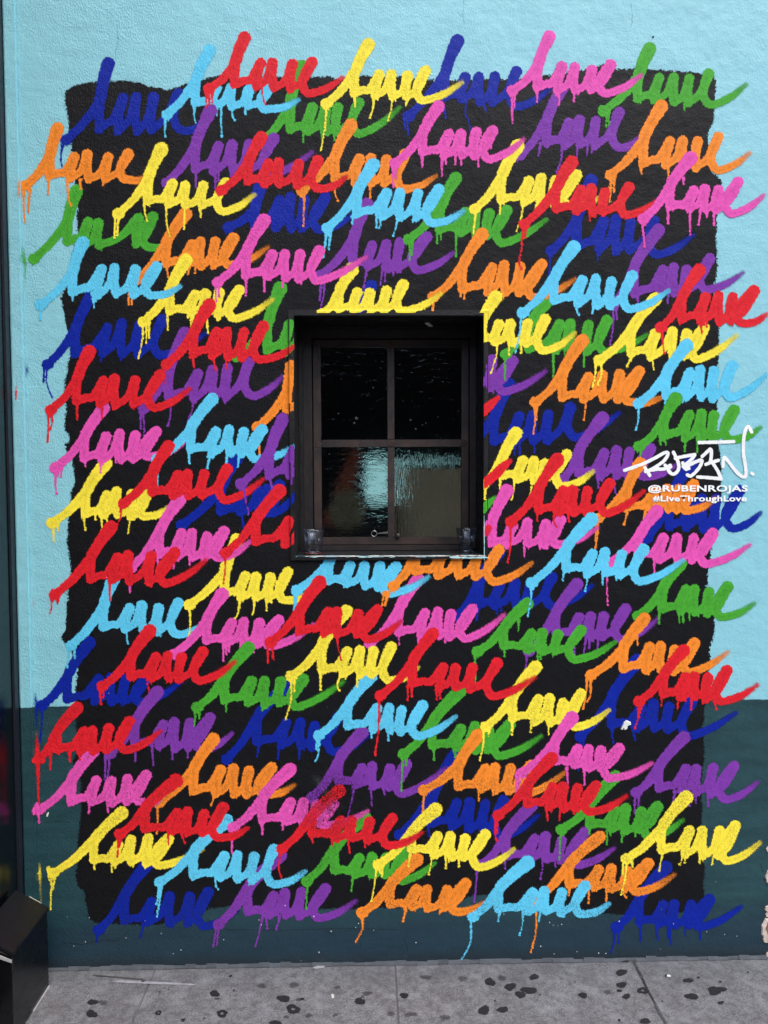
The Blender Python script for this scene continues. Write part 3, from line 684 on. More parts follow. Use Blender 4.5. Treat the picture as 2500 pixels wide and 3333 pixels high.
DRIPS = {
1: [[480, 1000, 470, 1080, 480, 1140]], 2: [[185, 1350, 183, 1450, 193, 1570], [232, 1340, 218, 1490], [378, 1260, 370, 1350], [520, 1240, 530, 1390, 550, 1440], [620, 1260, 625, 1315], [797, 1240, 797, 1285]],
3: [[890, 1540, 885, 1690], [915, 1550, 905, 1670], [1115, 1440, 1120, 1510, 1135, 1560], [1285, 1440, 1285, 1560, 1310, 1680], [1425, 1470, 1422, 1620], [1545, 1480, 1550, 1530]],
4: [[80, 700, 75, 760, 90, 805], [285, 690, 285, 830, 290, 910], [370, 700, 375, 760, 390, 785], [470, 690, 472, 735], [-145, 770, -150, 880, -145, 910], [250, 690, 252, 745]],
7: [[170, 590, 170, 685], [190, 590, 192, 665], [215, 590, 217, 650], [600, 530, 605, 600, 625, 665]],
8: [[1095, 700, 1085, 850, 1055, 1015], [1318, 600, 1316, 680], [1460, 620, 1455, 700, 1432, 765], [1603, 620, 1595, 700, 1572, 785], [1722, 620, 1708, 670]],
9: [[605, 940, 610, 1110], [920, 880, 918, 950], [1060, 870, 1060, 930], [1155, 870, 1160, 935]],
10: [[925, 1370, 922, 1480, 920, 1600], [1160, 1290, 1165, 1360, 1185, 1405], [1430, 1280, 1435, 1385], [1305, 1280, 1308, 1330]],
5: [[90, 1200, 92, 1300], [240, 1180, 240, 1310], [370, 1170, 370, 1250], [265, 1180, 265, 1255]],
13: [[750, 650, 748, 740, 775, 800, 782, 865], [885, 650, 905, 715], [300, 790, 305, 895], [278, 790, 280, 850], [580, 690, 595, 765]],
14: [[1105, 600, 1108, 805], [1300, 570, 1300, 640], [1468, 580, 1467, 670], [1583, 560, 1583, 645], [1125, 590, 1127, 680]],
15: [[1490, 980, 1485, 1080, 1450, 1190], [1325, 980, 1310, 1055], [1610, 990, 1605, 1080], [1690, 960, 1682, 1055], [1730, 950, 1720, 1030]],
16: [[190, 1170, 190, 1300], [210, 1160, 208, 1240], [413, 1080, 413, 1145], [565, 1070, 565, 1215], [670, 1070, 668, 1125], [713, 1070, 713, 1130], [845, 1060, 845, 1145], [595, 1070, 597, 1120], [942, 950, 942, 1000]],
17: [[825, 1500, 808, 1650], [1015, 1420, 1013, 1505], [1190, 1420, 1180, 1520, 1143, 1635], [1300, 1420, 1280, 1495]],
18: [[60, 1520, 60, 1610], [95, 1530, 85, 1615], [225, 1520, 212, 1600, 190, 1675], [-327, 1680, -350, 1840], [-297, 1680, -307, 1780], [-125, 1540, -125, 1580]],
20: [[-232, 1630, -242, 1760, -262, 1880, -242, 1930], [-212, 1630, -214, 1690], [285, 1500, 282, 1560]], 21: [[415, 740, 410, 830], [430, 740, 430, 820], [1015, 640, 1013, 705]],
22: [[450, 1260, 440, 1320], [470, 1250, 470, 1335], [440, 1320, 437, 1415], [885, 1140, 890, 1225], [675, 1150, 682, 1200]],
23: [[690, 1590, 705, 1760], [885, 1500, 888, 1580], [1055, 1500, 1055, 1670], [1135, 1500, 1120, 1590], [1240, 1500, 1242, 1590], [1185, 1500, 1187, 1530], [1005, 1250, 1005, 1278]],
33: [[475, 590, 477, 710], [618, 590, 618, 685], [760, 590, 760, 650], [243, 630, 247, 760], [268, 630, 268, 720], [862, 580, 862, 600]],
35: [[1055, 610, 1045, 750], [1080, 610, 1075, 720, 1050, 820], [1410, 500, 1385, 650], [1530, 500, 1515, 630], [1550, 500, 1548, 605], [1615, 480, 1612, 560]],
38: [[497, 780, 495, 830], [710, 690, 707, 720], [737, 690, 737, 740], [1037, 680, 1037, 740]], 39: [[990, 1090, 985, 1180, 943, 1310], [1083, 1090, 1083, 1170], [1175, 1090, 1177, 1155]],
19: [[320, 320, 316, 440], [528, 210, 528, 310], [675, 240, 673, 415], [335, 320, 335, 400], [557, 220, 557, 280]],
26: [[340, 1270, 337, 1380], [365, 1260, 360, 1380, 403, 1500], [780, 1140, 780, 1225], [925, 1120, 935, 1215]],
28: [[1105, 940, 1100, 1060, 1070, 1195], [1130, 940, 1130, 1080], [1150, 930, 1150, 1040], [1295, 870, 1295, 980], [1475, 870, 1470, 980, 1430, 1130], [1495, 860, 1485, 1000], [1595, 880, 1605, 1000], [1670, 860, 1680, 905]],
25: [[715, 710, 728, 805], [735, 710, 738, 760], [310, 810, 312, 900], [560, 700, 562, 750]],
27: [[1285, 500, 1300, 570], [1510, 480, 1505, 540], [1450, 480, 1452, 550], [1000, 660, 993, 780], [1025, 650, 1018, 780]],
29: [[1490, 1190, 1497, 1265], [1275, 1270, 1275, 1390], [1640, 1180, 1665, 1290], [1740, 1180, 1750, 1275]],
30: [[1100, 1620, 1115, 1740, 1095, 1870], [1318, 1540, 1315, 1640, 1295, 1720], [1490, 1520, 1485, 1590, 1455, 1670], [1745, 1480, 1735, 1545], [1085, 1620, 1087, 1740]],
31: [[375, 1640, 375, 1740, 368, 1840], [400, 1640, 405, 1690, 390, 1745], [597, 1560, 597, 1670], [790, 1560, 787, 1660]],
32: [[425, 650, 430, 760, 438, 820], [778, 580, 777, 660], [660, 560, 660, 605], [450, 640, 448, 690], [473, 640, 473, 690], [895, 540, 895, 580]],
55: [[413, 1080, 415, 1190], [650, 1000, 652, 1050, 660, 1100], [785, 1000, 790, 1100], [990, 1000, 1000, 1050, 990, 1125], [738, 980, 738, 1015], [825, 1000, 827, 1035], [448, 1070, 448, 1110]],
56: [[935, 940, 930, 1010, 905, 1060]], 54: [[1460, 520, 1462, 585], [1622, 530, 1600, 625], [1215, 590, 1215, 790], [1755, 520, 1745, 590], [1845, 520, 1835, 610]],
57: [[403, 1640, 400, 1690, 390, 1740], [845, 1500, 850, 1640], [450, 1630, 445, 1660]], 37: [[578, 340, 578, 550, 565, 620]],
40: [[240, 1120, 238, 1260], [3, 1140, 3, 1340], [92, 1120, 92, 1200], [-370, 1200, -372, 1360]], 44: [[250, 1520, 252, 1570, 238, 1675], [-142, 1590, -137, 1680, -152, 1775], [-128, 1590, -128, 1670]],
43: [[-245, 880, -260, 1020, -290, 1150], [180, 790, 185, 840, 200, 865], [310, 790, 303, 850]], 48: [[465, 820, 462, 960, 440, 1090], [490, 820, 492, 895], [650, 730, 655, 775], [890, 700, 882, 770]],
49: [[840, 1000, 845, 1080, 860, 1160], [1145, 920, 1140, 960, 1150, 1000], [1185, 920, 1185, 955]], 50: [[330, 1250, 325, 1330, 305, 1420], [372, 1250, 372, 1330, 345, 1400], [600, 1200, 570, 1260], [755, 1180, 770, 1230, 775, 1280]],
42: [[350, 350, 343, 445], [500, 340, 502, 395], [-22, 410, -25, 500, -35, 590]], 51: [[660, 1590, 655, 1680, 640, 1745], [868, 1510, 865, 1545], [995, 1500, 997, 1535]],
52: [[675, 490, 672, 545], [1020, 390, 1015, 495], [1113, 400, 1112, 500], [825, 390, 828, 440], [865, 400, 867, 440]], 73: [[345, 680, 350, 775], [375, 680, 378, 720], [555, 670, 555, 750], [470, 700, 480, 800, 510, 860]],
74: [[570, 960, 562, 1010, 548, 1055], [715, 960, 690, 1050], [345, 1050, 340, 1160, 325, 1240], [328, 1050, 328, 1180]], 76: [[780, 1330, 782, 1425], [418, 1390, 415, 1560, 422, 1680]],
72: [[85, 1430, 75, 1490], [250, 1440, 262, 1490, 245, 1570], [382, 1440, 382, 1520], [485, 1430, 485, 1485], [-169, 1550, -172, 1640, -195, 1765]],
67: [[1125, 730, 1118, 790, 1103, 865], [1258, 730, 1252, 800, 1228, 885], [1015, 720, 1012, 785], [895, 770, 893, 860]], 66: [[1165, 420, 1165, 520], [1280, 400, 1278, 500], [1130, 430, 1125, 520]],
70: [[1095, 1070, 1090, 1250, 1072, 1350], [1300, 960, 1300, 1030], [1430, 960, 1430, 1040, 1445, 1075], [1535, 960, 1545, 1035]], 71: [[1200, 1210, 1200, 1300], [1318, 1210, 1318, 1245]],
61: [[460, 780, 470, 860, 492, 940, 495, 980], [655, 690, 680, 780], [830, 640, 828, 745]], 62: [[318, 1310, 315, 1420, 303, 1510]], 59: [[445, 960, 455, 1085]],
58: [[1343, 1310, 1340, 1395], [1463, 1310, 1463, 1365], [1217, 1320, 1217, 1370], [995, 1430, 1005, 1580]],
60: [[42, 280, 45, 450, 8, 590], [430, 220, 415, 320, 388, 365], [540, 210, 540, 290, 525, 330], [632, 210, 635, 295]],
63: [[850, 1590, 850, 1700, 838, 1808], [865, 1590, 865, 1690]], 64: [[118, 1600, 105, 1680], [140, 1600, 125, 1680], [157, 1595, 148, 1640]],
80: [[525, 590, 530, 650, 518, 740], [575, 600, 578, 665], [975, 450, 978, 500, 988, 555], [1200, 460, 1210, 495]], 82: [[325, 1060, 322, 1200, 308, 1310], [935, 1000, 935, 1030]],
83: [[775, 910, 778, 1020], [1135, 810, 1140, 870, 1150, 920], [795, 910, 800, 965]], 84: [[390, 1420, 390, 1525], [295, 1470, 296, 1660, 303, 1830], [540, 1410, 542, 1465], [615, 1410, 615, 1450]],
85: [[815, 1440, 810, 1590], [845, 1440, 835, 1570, 810, 1605], [1045, 1380, 1045, 1460], [1175, 1360, 1185, 1495], [1330, 1330, 1330, 1445], [1440, 1320, 1450, 1430]],
81: [[300, 550, 302, 690], [435, 550, 437, 660], [322, 550, 323, 635], [345, 550, 345, 620], [535, 540, 535, 620]], 86: [[85, 1080, 80, 1185], [117, 1080, 117, 1130], [322, 1020, 323, 1075], [600, 1020, 600, 1070]],
88: [[645, 590, 647, 700], [680, 590, 685, 670], [1180, 520, 1190, 600, 1210, 680]], 89: [[825, 850, 822, 1000, 783, 1135], [848, 850, 848, 920], [1053, 790, 1050, 910], [1210, 780, 1180, 880, 1197, 915], [1337, 780, 1332, 885]],
87: [[575, 1350, 560, 1425], [730, 1370, 722, 1445], [888, 1370, 888, 1445]], 90: [[1025, 1300, 1020, 1370], [1040, 1300, 1035, 1400, 1015, 1460], [1443, 1220, 1445, 1280], [1575, 1230, 1573, 1300]],
91: [[220, 290, 225, 330, 207, 380], [-207, 370, -205, 480, -210, 595]], 93: [[20, 590, 25, 760], [232, 480, 235, 560], [383, 490, 383, 590], [590, 490, 590, 545]], 94: [[820, 660, 825, 780, 820, 895], [1047, 590, 1047, 650], [1155, 390, 1155, 455], [1303, 610, 1305, 680], [1325, 610, 1327, 670]],
95: [[80, 1000, 78, 1200, 50, 1410], [303, 900, 300, 990], [333, 900, 335, 960], [520, 900, 525, 985], [540, 910, 553, 975]], 78: [[-202, 640, -210, 750, -235, 830], [255, 500, 235, 650], [280, 510, 280, 590], [350, 500, 340, 610], [160, 480, 165, 640]],
65: [[845, 290, 833, 370], [995, 240, 990, 320], [1020, 240, 1020, 300]],
96: [[888, 1220, 880, 1360, 857, 1450], [1108, 1170, 1105, 1255], [1258, 1160, 1247, 1235], [1390, 1160, 1388, 1250], [930, 1220, 922, 1260]], 97: [[262, 1440, 258, 1560, 252, 1690], [503, 1380, 503, 1450], [668, 1370, 668, 1430], [288, 1440, 290, 1490]],
101: [[-282, 1590, -285, 1710], [-262, 1590, -264, 1680], [105, 1530, 115, 1640], [240, 1530, 242, 1645]], 103: [[262, 840, 252, 950, 232, 1055], [290, 840, 287, 950, 265, 1000], [825, 760, 828, 810], [650, 490, 652, 560]],
104: [[455, 1230, 455, 1280, 467, 1320], [612, 1210, 635, 1295], [205, 1310, 195, 1530], [235, 1300, 232, 1340]], 105: [[660, 1030, 658, 1120, 632, 1210], [680, 1040, 660, 1120], [835, 970, 835, 1030], [962, 970, 960, 1055], [1070, 990, 1062, 1060], [1240, 990, 1258, 1060], [1020, 970, 1020, 995]],
77: [[820, 300, 818, 400], [970, 310, 975, 390], [1003, 310, 1005, 390], [1050, 310, 1053, 370], [1165, 310, 1165, 340]], 92: [[690, 360, 688, 440], [825, 340, 835, 430], [300, 430, 303, 510]],
108: [[915, 640, 907, 770], [935, 640, 920, 700], [1298, 590, 1300, 680], [1400, 590, 1425, 668]], 109: [[400, 920, 395, 1050, 392, 1180], [372, 880, 378, 940, 403, 990], [425, 920, 410, 1030], [865, 820, 865, 890], [730, 820, 730, 872], [893, 830, 887, 860]],
110: [[-192, 1010, -212, 1140], [-177, 1010, -190, 1120, -210, 1235], [240, 940, 245, 1005, 262, 1025]], 111: [[755, 1360, 748, 1435], [1105, 1310, 1085, 1395]],
112: [[250, 1310, 225, 1470], [268, 1310, 250, 1460], [605, 1240, 575, 1380, 548, 1468], [630, 1240, 642, 1330], [735, 1250, 710, 1340]], 113: [[600, 530, 602, 600], [760, 520, 760, 570], [890, 520, 890, 610], [368, 590, 368, 750], [945, 520, 947, 555]],
114: [[740, 760, 730, 870, 750, 935], [1265, 650, 1275, 745], [1135, 630, 1145, 685], [1385, 630, 1395, 700], [985, 630, 990, 665]], 115: [[1305, 260, 1295, 330, 1260, 470], [1440, 240, 1445, 380], [1535, 240, 1545, 295]],
116: [[950, 1000, 945, 1080, 940, 1175], [1300, 930, 1290, 1040]], 117: [[60, 860, 50, 960, 22, 1115], [105, 850, 103, 920], [85, 850, 87, 895], [320, 750, 308, 850], [485, 760, 482, 830, 462, 910], [595, 770, 595, 860], [695, 770, 697, 850]],
118: [[460, 550, 467, 620], [642, 530, 640, 580], [745, 530, 745, 590]], 119: [[425, 300, 415, 480], [845, 250, 850, 345], [960, 260, 962, 300]], 120: [[980, 480, 975, 600, 988, 650], [995, 480, 990, 590], [1370, 410, 1380, 490], [1480, 410, 1470, 490], [1590, 400, 1583, 440]],
121: [[835, 870, 830, 980, 815, 1120], [1050, 790, 1052, 868], [1340, 790, 1340, 860, 1325, 945], [1430, 790, 1440, 850]], 122: [[60, 600, 52, 700, 50, 795], [418, 570, 415, 680], [530, 560, 530, 660], [440, 560, 440, 610], [282, 560, 282, 600], [635, 580, 635, 615]],
123: [[275, 1020, 275, 1130], [412, 1030, 412, 1120], [545, 1030, 545, 1060, 562, 1090], [-130, 1150, -132, 1350, -169, 1510], [125, 1030, 123, 1070]], 124: [[790, 1270, 782, 1440, 718, 1570], [1012, 1200, 998, 1275], [1190, 1190, 1185, 1300, 1163, 1382], [1325, 1190, 1312, 1270]],
125: [[-57, 1240, -47, 1330, -97, 1430], [-42, 1240, -47, 1330], [285, 1190, 265, 1275], [565, 1180, 545, 1210]], 126: [[632, 300, 628, 440], [660, 300, 660, 400], [1188, 260, 1198, 390], [1098, 260, 1100, 360], [940, 290, 925, 350], [1052, 300, 1052, 380]],
127: [[540, 800, 538, 915], [570, 810, 555, 950, 525, 1065], [845, 750, 835, 800, 818, 885], [1000, 740, 995, 790, 978, 835], [1018, 740, 1015, 820], [1130, 740, 1130, 825], [1242, 740, 1225, 830], [610, 800, 612, 860]],
128: [[470, 1350, 470, 1440, 448, 1512], [510, 1340, 508, 1440], [672, 1320, 675, 1425], [800, 1330, 808, 1412], [905, 1320, 908, 1447], [888, 1320, 888, 1400], [1018, 1290, 1020, 1382], [1130, 1330, 1135, 1415]]}

def drip_segs(t, pl):
    p = [tp(t, (pl[i], pl[i+1])) for i in range(0, len(pl), 2)]
    r0 = random.uniform(2.5, 3.1)
    path = [(x, y, (r0+1.6 if i == 0 else r0), 1.0, 1.0) for i, (x, y) in enumerate(p)]
    x, y = p[0]
    out = [segs_of([(x, y-6, 6.5, 1.0, 1), (x, y+9, r0, 1.0, 1)], 4), segs_of(path, 7, .1)]
    x, y = p[-1]; out.append(segs_of([(x, y-2, r0+.3, 1, 1), (x, y+1, r0+1.0, 1, 1)], 2))
    return out
WID = 1.055
def word_segs(wid, col, t, P9):
    P_ = [np.array(p, float) for p in P9]
    Sx, T, B, h1, h2, h3, h4, C, E = P_
    s = TILES[t][2]
    def pp(p, r, soft=1.4, cov=1.0):
        x, y = tp(t, p); return (x, y, r*WID+.6, soft, cov)
    Hh = (B[1]-T[1])
    J = np.array([B[0]+2, T[1]+.58*Hh]); U = np.array([B[0]+.42*(T[0]-B[0]), T[1]+.3*Hh])
    k = lambda: random.uniform(.93, 1.07)
    sg = []
    # flourish from the lower left, into the stem, up to the top
    K1 = Sx*.52+J*.48+np.array([8, 14]); K0 = Sx*.82+J*.18+np.array([4, 4])
    faint = .9 if random.random() < .4 else 1.0
    sg.append(segs_of([pp(Sx+np.array([-6, -2]), 16.5*k(), 1.2), pp(Sx+np.array([8, -5]), 15.5*k(), 1.3)], 3))
    sg.append(segs_of([pp(Sx, 14*k(), 1.3), pp(K0, 12*k(), 1.5, faint), pp(K1, 13*k(), 1.7, faint), pp(J, 15.5*k(), 1.6), pp(U, 17*k(), 1.6), pp(T, 20.5*k(), 1.8)], 7, .015))
    # stem down to its foot
    sg.append(segs_of([pp(U, 16), pp(J+np.array([2, 0]), 16*k()), pp(B, 13.5*k())], 6, .015))
    bs = []
    for (h, fr, dx) in ((h1, .24, -34), (h2, .32, 6), (h3, .38, -14)):
        y = B[1]+(C[1]-B[1])*fr+random.uniform(-9, 9)+9
        bs.append(np.array([h[0]+dx+random.uniform(-6, 6), y]))
    # connecting stroke foot -> first hump
    M1 = B*.45+h1*.55+np.array([16, 48])
    sg.append(segs_of([pp(B, 13.5), pp(B*.72+h1*.28+np.array([12, 20]), 12*k()), pp(M1, 13*k()), pp(h1, 15.5*k())], 6, .015))
    hs = [h1, h2, h3, h4]
    for i in range(3):
        h, b, g = hs[i], bs[i], hs[i+1]
        md = (h+b)/2+np.array([-10, 0])
        sg.append(segs_of([pp(h, 16.2*k()), pp(md, 14.8*k()), pp(b, 13*k())], 5, .015))
        mu = b*.52+g*.48+np.array([17, 33])
        r_end = 17*k() if i == 2 else 15.5*k()
        sg.append(segs_of([pp(b, 11.5*k()), pp(mu, 11.6*k()), pp(g, r_end)], 5, .015))
    L = np.array([C[0]-70-.3*max(0, C[0]-h4[0]), h4[1]+.62*(C[1]-h4[1])])
    md = (h4+L)/2+np.array([-4, -10])
    L2 = (L+C)/2+np.array([-14, 26])
    Mt = (C+E)/2+np.array([4, 20]); tail_soft = random.uniform(4.0, 9.0)
    tcov = {'O': .72, 'Y': .8, 'G': .85, 'P': .9, 'B': .92}.get(col, .9)
    sg.append(segs_of([pp(h4, 17.3*k()), pp(md, 15), pp(L, 13.5), pp(L2, 13), pp(C, 12, 1.8), pp(Mt, 11.5, tail_soft*.8, .5+.5*tcov), pp(E, 7.5, tail_soft, tcov*.72)], 7, .01))
    pl = DRIPS.get(wid, [])
    for d in pl: sg += drip_segs(t, d)
    # short ragged drips along the lower edge
    for p in [B]+bs:
        for _ in range(random.choice((0, 0, 1, 1, 2))):
            x = p[0]+random.uniform(-26, 26); y = p[1]+24; l = random.uniform(3, 18)
            x_, y_ = tp(t, (x, y)); sg.append(segs_of([(x_, y_, random.uniform(3, 5.5), 1, 1), (x_+random.uniform(-1, 1), y_+l*s, 2.2, 1, 1)], 2))
    for _ in range(2):
        x_, y_ = tp(t, (Sx[0]+random.uniform(-22, 14), Sx[1]+20)); sg.append(segs_of([(x_, y_, 4, 1, 1), (x_, y_+random.uniform(4, 12), 2.2, 1, 1)], 2))
    return np.concatenate(sg, 0)
items = []
for ln in WORDS.strip().splitlines():
    q = ln.split(); v = list(map(float, q[4:])); items.append((float(q[2]), int(q[0]), q[1], q[3], list(zip(v[::2], v[1::2]))))
# loose strokes: pieces of words cut off by the window or lying in the corner
def loose(col, order, t, pts, label=None): items.append((order, 900, col, t, pts))
loose('B', -.5, 'F', [(1442, 640, 20, 1.5, 1), (1395, 720, 17, 1.5, 1), (1345, 862, 16, 1.5, 1)])
loose('R', 6, 'K', [(860, 210, 16, 2, 1), (925, 150, 15, 3, 1), (1000, 80, 8, 5, .95)])
loose('R', 6, 'K', [(860, 760, 16, 2, 1), (960, 690, 16, 2.5, 1), (1030, 620, 15, 3, .97), (1090, 570, 9, 6, .85)])
loose('G', 2, 'K', [(880, 940, 14, 2, 1), (925, 895, 13, 4, .95), (975, 855, 8, 6, .8)])
loose('R', 7.6, 'K', [(922, 1085, 12, 6, .8), (915, 1130, 9, 6, .7)])
for c, t, pts in (('G', 'E', [(180, 350, 3, 9, .45), (188, 440, 6, 9, .85), (196, 500, 4, 9, .7), (190, 680, 3, 9, .3)]),
                  ('B', 'E', [(208, 1240, 3, 8, .3), (210, 1290, 5, 8, .7), (208, 1350, 3, 8, .3)]),
                  ('R', 'E', [(138, 1420, 2, 3, .7), (140, 1470, 3, 3, .9), (138, 1520, 2, 3, .8)]),
                  ('O', 'A', [(155, 1240, 2, 7, .4), (160, 1330, 4, 6, .8), (158, 1400, 2, 7, .4)]),
                  ('K', 'I', [(213, 190, 2, 8, .3), (218, 300, 3, 8, .4), (226, 640, 2, 9, .3)]),
                  ('Y', 'I', [(236, 1040, 2, 9, .25), (238, 1100, 3, 9, .35), (236, 1220, 2, 9, .2)]),
                  ('R', 'M', [(258, 200, 3, 9, .25), (260, 250, 4, 9, .4), (255, 300, 3, 9, .2)]),
                  ('B', 'M', [(275, 940, 3, 8, .6), (282, 1040, 5, 6, .9), (285, 1200, 3, 8, .6)]),
                  ('R', 'M', [(285, 1230, 3, 6, .4), (292, 1420, 8, 3, 1), (296, 1540, 6, 3, .95), (298, 1640, 3, 2, .9)]),
                  ('K', 'Q', [(290, 370, 6, 3, .9), (300, 420, 7, 3, 1), (302, 500, 2, 3, .8)]),
                  ('Y', 'Q', [(306, 830, 3, 7, .5), (308, 900, 5, 6, .95), (312, 1000, 4, 8, .5), (318, 1130, 3, 8, .4)])):
    loose(c, 8, t, pts)
sgc = segs_of([(*tp('R', (960, 120)), 16, 34, .2), (*tp('R', (1040, 210)), 24, 40, .3), (*tp('R', (1120, 330)), 22, 40, .25), (*tp('R', (1200, 430)), 14, 34, .2)], 6)
smear('scuff', paint_mat('pale_scuff_dust', lin((150, 158, 150)), rough_edge=40, dots=0, halo=0), sgc, margin=40, grid=5)
items.sort(key=lambda a: (a[0], a[1]))
for order, wid, col, t, pts in items:
    cname = PAINT[col][0]
    if wid >= 900:
        sg = segs_of([(*tp(t, p[:2]), *p[2:]) for p in pts], 7)
        smear('painted_stroke', MATS[col], sg, label=cname+' loose sprayed stroke')
    else:
        smear('painted_word', MATS[col], word_segs(wid, col, t, pts), label=cname+' sprayed cursive word love with drips')

# signature
SIG = [[(108, 600), (300, 532), (440, 465), (545, 408), (575, 425), (535, 495), (440, 565), (350, 615)],
       [(328, 572), (352, 610), (380, 655)], [(332, 612), (440, 590), (540, 583), (600, 545)], [(545, 545), (575, 580), (605, 560)],
       [(635, 405), (655, 445), (690, 530), (685, 600), (640, 640), (600, 625), (572, 585)],
       [(655, 470), (760, 448), (865, 430)], [(865, 435), (820, 490), (740, 560)], [(735, 520), (765, 585), (800, 580)], [(755, 575), (850, 520), (935, 490), (935, 530), (890, 600), (825, 660), (785, 650)],
       [(945, 450), (990, 410), (1030, 372), (1045, 400), (1040, 470), (1030, 515)], [(985, 535), (1060, 510), (1120, 492)], [(1065, 530), (1120, 620), (1148, 690)], [(895, 672), (1020, 680), (1148, 692)],
       [(912, 300), (1100, 296), (1285, 290)],
       [(1170, 560), (1172, 500), (1185, 460), (1225, 500), (1300, 600), (1370, 665), (1415, 660), (1412, 560), (1390, 420), (1392, 280), (1410, 170), (1445, 128), (1478, 185)],
       [(1480, 630), (1492, 642)]]
sg = np.concatenate([segs_of([(*tp('Z', p), 5.6, 1.1, 1) for p in st], 8, .03) for st in SIG], 0)
smear('painted_signature', MATS['W'], sg, grid=2.0, margin=5, label='white brush script artist signature')
M_WHITE = plain_mat('white_stencil_paint', lin((240, 246, 248)), .6, var=.06, bump=.5, bs=120)
def stencil(text, xa, ya, xb, yb, name, label, gap_rows):
    cu = bpy.data.curves.new(name, 'FONT'); cu.body = text; cu.size = 1; cu.offset = .028; cu.space_character = 1.06; cu.resolution_u = 3
    tmp = bpy.data.objects.new('t', cu); COL.objects.link(tmp)
    bpy.context.view_layer.update()
    me = bpy.data.meshes.new_from_object(tmp.evaluated_get(bpy.context.evaluated_depsgraph_get()))
    bpy.data.objects.remove(tmp)
    co = np.array([v.co[:] for v in me.vertices]); mn, mx_ = co.min(0), co.max(0)
    u = (co[:, 0]-mn[0])/(mx_[0]-mn[0]); v = (co[:, 1]-mn[1])/(mx_[1]-mn[1])
    px, py = tp('Z', (0, 0)); s_ = TILES['Z'][2]
    X = 2000+(xa+(xb-xa)*u)*s_; Y = 1350+(yb+(ya-yb)*v)*s_
    V = wall_np(X, Y, 0.0); V[:, 1] = -.0035
    for i, vv in enumerate(me.vertices): vv.co = V[i]
    bm = bmesh.new(); bm.from_mesh(me)
    # stencil bridges: thin cuts through the letters
    for z_ in gap_rows:
        pass
    bm.to_mesh(me); bm.free()
    me.materials.clear()
    o = link(name, me, M_WHITE, wall); o['label'] = label
stencil('@RUBENROJAS', 358, 757, 1435, 850, 'stencilled_handle', 'white stencilled capitals handle', ())
stencil('#LiveThroughLove', 408, 872, 1425, 955, 'stencilled_hashtag', 'white stencilled hashtag line', ())

# chips and flecks on the wall
def chip(name, pts, mat, y=.0075, cols=None):
    vs = []; n = len(pts)
    P0 = [atY(*p) for p in pts]; c = sum(P0, Vector())/n
    for p in P0: vs.append((p.x, -.0004, p.z))
    for p in P0:
        q = p.lerp(c, .12); vs.append((q.x, -y, q.z))
    fs = [(i, (i+1) % n, n+(i+1) % n, n+i) for i in range(n)]+[tuple(range(n, 2*n))]
    return link(name, mesh_from(vs, fs), mat, wall)
def blob(cx, cy, rx, ry, n=18, jag=.18):
    return [(cx+rx*math.cos(a)*random.uniform(1-jag, 1+jag), cy+ry*math.sin(a)*random.uniform(1-jag, 1+jag)) for a in [2*math.pi*k/n for k in range(n)]]
M_HAIR = plain_mat('hairline_dirt', lin((70, 112, 124)), .9)
M_HAIRD = plain_mat('hairline_dark', lin((16, 26, 34)), .9)
def hair(pts, mat, w=.0009):
    P0 = [atY(*p) for p in pts]; f_ = []
    for a, b in zip(P0, P0[1:]):
        n = max(2, int((b-a).length/.006))
        for k in range(n):
            p = a.lerp(b, k/n); p.x += random.uniform(-.0016, .0016); p.z += random.uniform(-.0008, .0008); f_.append(p)
    vs = []; fs = []
    hor = abs(P0[-1].x-P0[0].x) > abs(P0[-1].z-P0[0].z)
    for i, p in enumerate(f_):
        ww = w*random.uniform(.15, 1)
        vs += [(p.x-(0 if hor else ww), -.0006, p.z-(ww if hor else 0)), (p.x+(0 if hor else ww), -.0006, p.z+(ww if hor else 0))]
        if i: fs.append((2*i-2, 2*i-1, 2*i+1, 2*i))
    link('hairline_crack', mesh_from(vs, fs), mat, wall)
hair([tp('A', p) for p in ((905, 60), (912, 180), (893, 255), (900, 330))], M_HAIR)
hair([tp('A', p) for p in ((110, 930), (180, 985), (215, 1060))], M_HAIR, .0012)
hair([tp('D', p) for p in ((600, -120), (612, -20), (604, 70))], M_HAIR, .0007)
hair([tp('C', p) for p in ((735, -140), (728, -30), (742, 60))], M_HAIR, .0007)
hair([tp('Q', p) for p in ((480, 1440), (640, 1455), (800, 1420), (900, 1425), (1000, 1350))], M_HAIRD, .0014)
hair([tp('Q', p) for p in ((330, 520), (420, 505), (560, 515))], M_HAIRD, .001)
hair([tp('U', p) for p in ((1600, 830), (1625, 900), (1658, 950))], M_HAIRD, .0014)
hair([tp('S', p) for p in ((270, 1400), (300, 1490), (320, 1580))], M_HAIRD, .0012)
hair([tp('R', p) for p in ((300, 1338), (700, 1345), (1200, 1330), (1659, 1340))], M_HAIRD, .0009)
hair([tp('I', p) for p in ((150, 985), (175, 995), (220, 1010))], M_HAIR, .0011)
M_PLASTER = plain_mat('bare_plaster', lin((206, 190, 178)), .85, var=.3, vs=40, bump=.25, bs=120)
M_BROWN = plain_mat('old_brown_coat', lin((134, 104, 94)), .85, var=.4, vs=50, bump=.2, bs=120)
for (cx_, cy_, rx, ry) in ((2500, 2764, 8, 8), (2503, 2855, 12, 22), (2502, 2957, 13, 12), (2499, 2977, 8, 9), (2504, 3025, 24, 42), (2496, 3050, 14, 20), (2500, 3107, 8, 9)):
    chip('plaster_chip', blob(cx_, cy_, rx, ry), M_PLASTER, .0035+.0002*(cy_ % 7))
for (cx_, cy_, rx, ry) in ((2510, 3020, 19, 32), (2508, 2957, 8, 7), (2511, 2855, 10, 15)):
    chip('brown_patch', blob(cx_, cy_, rx, ry), M_BROWN, .0052)
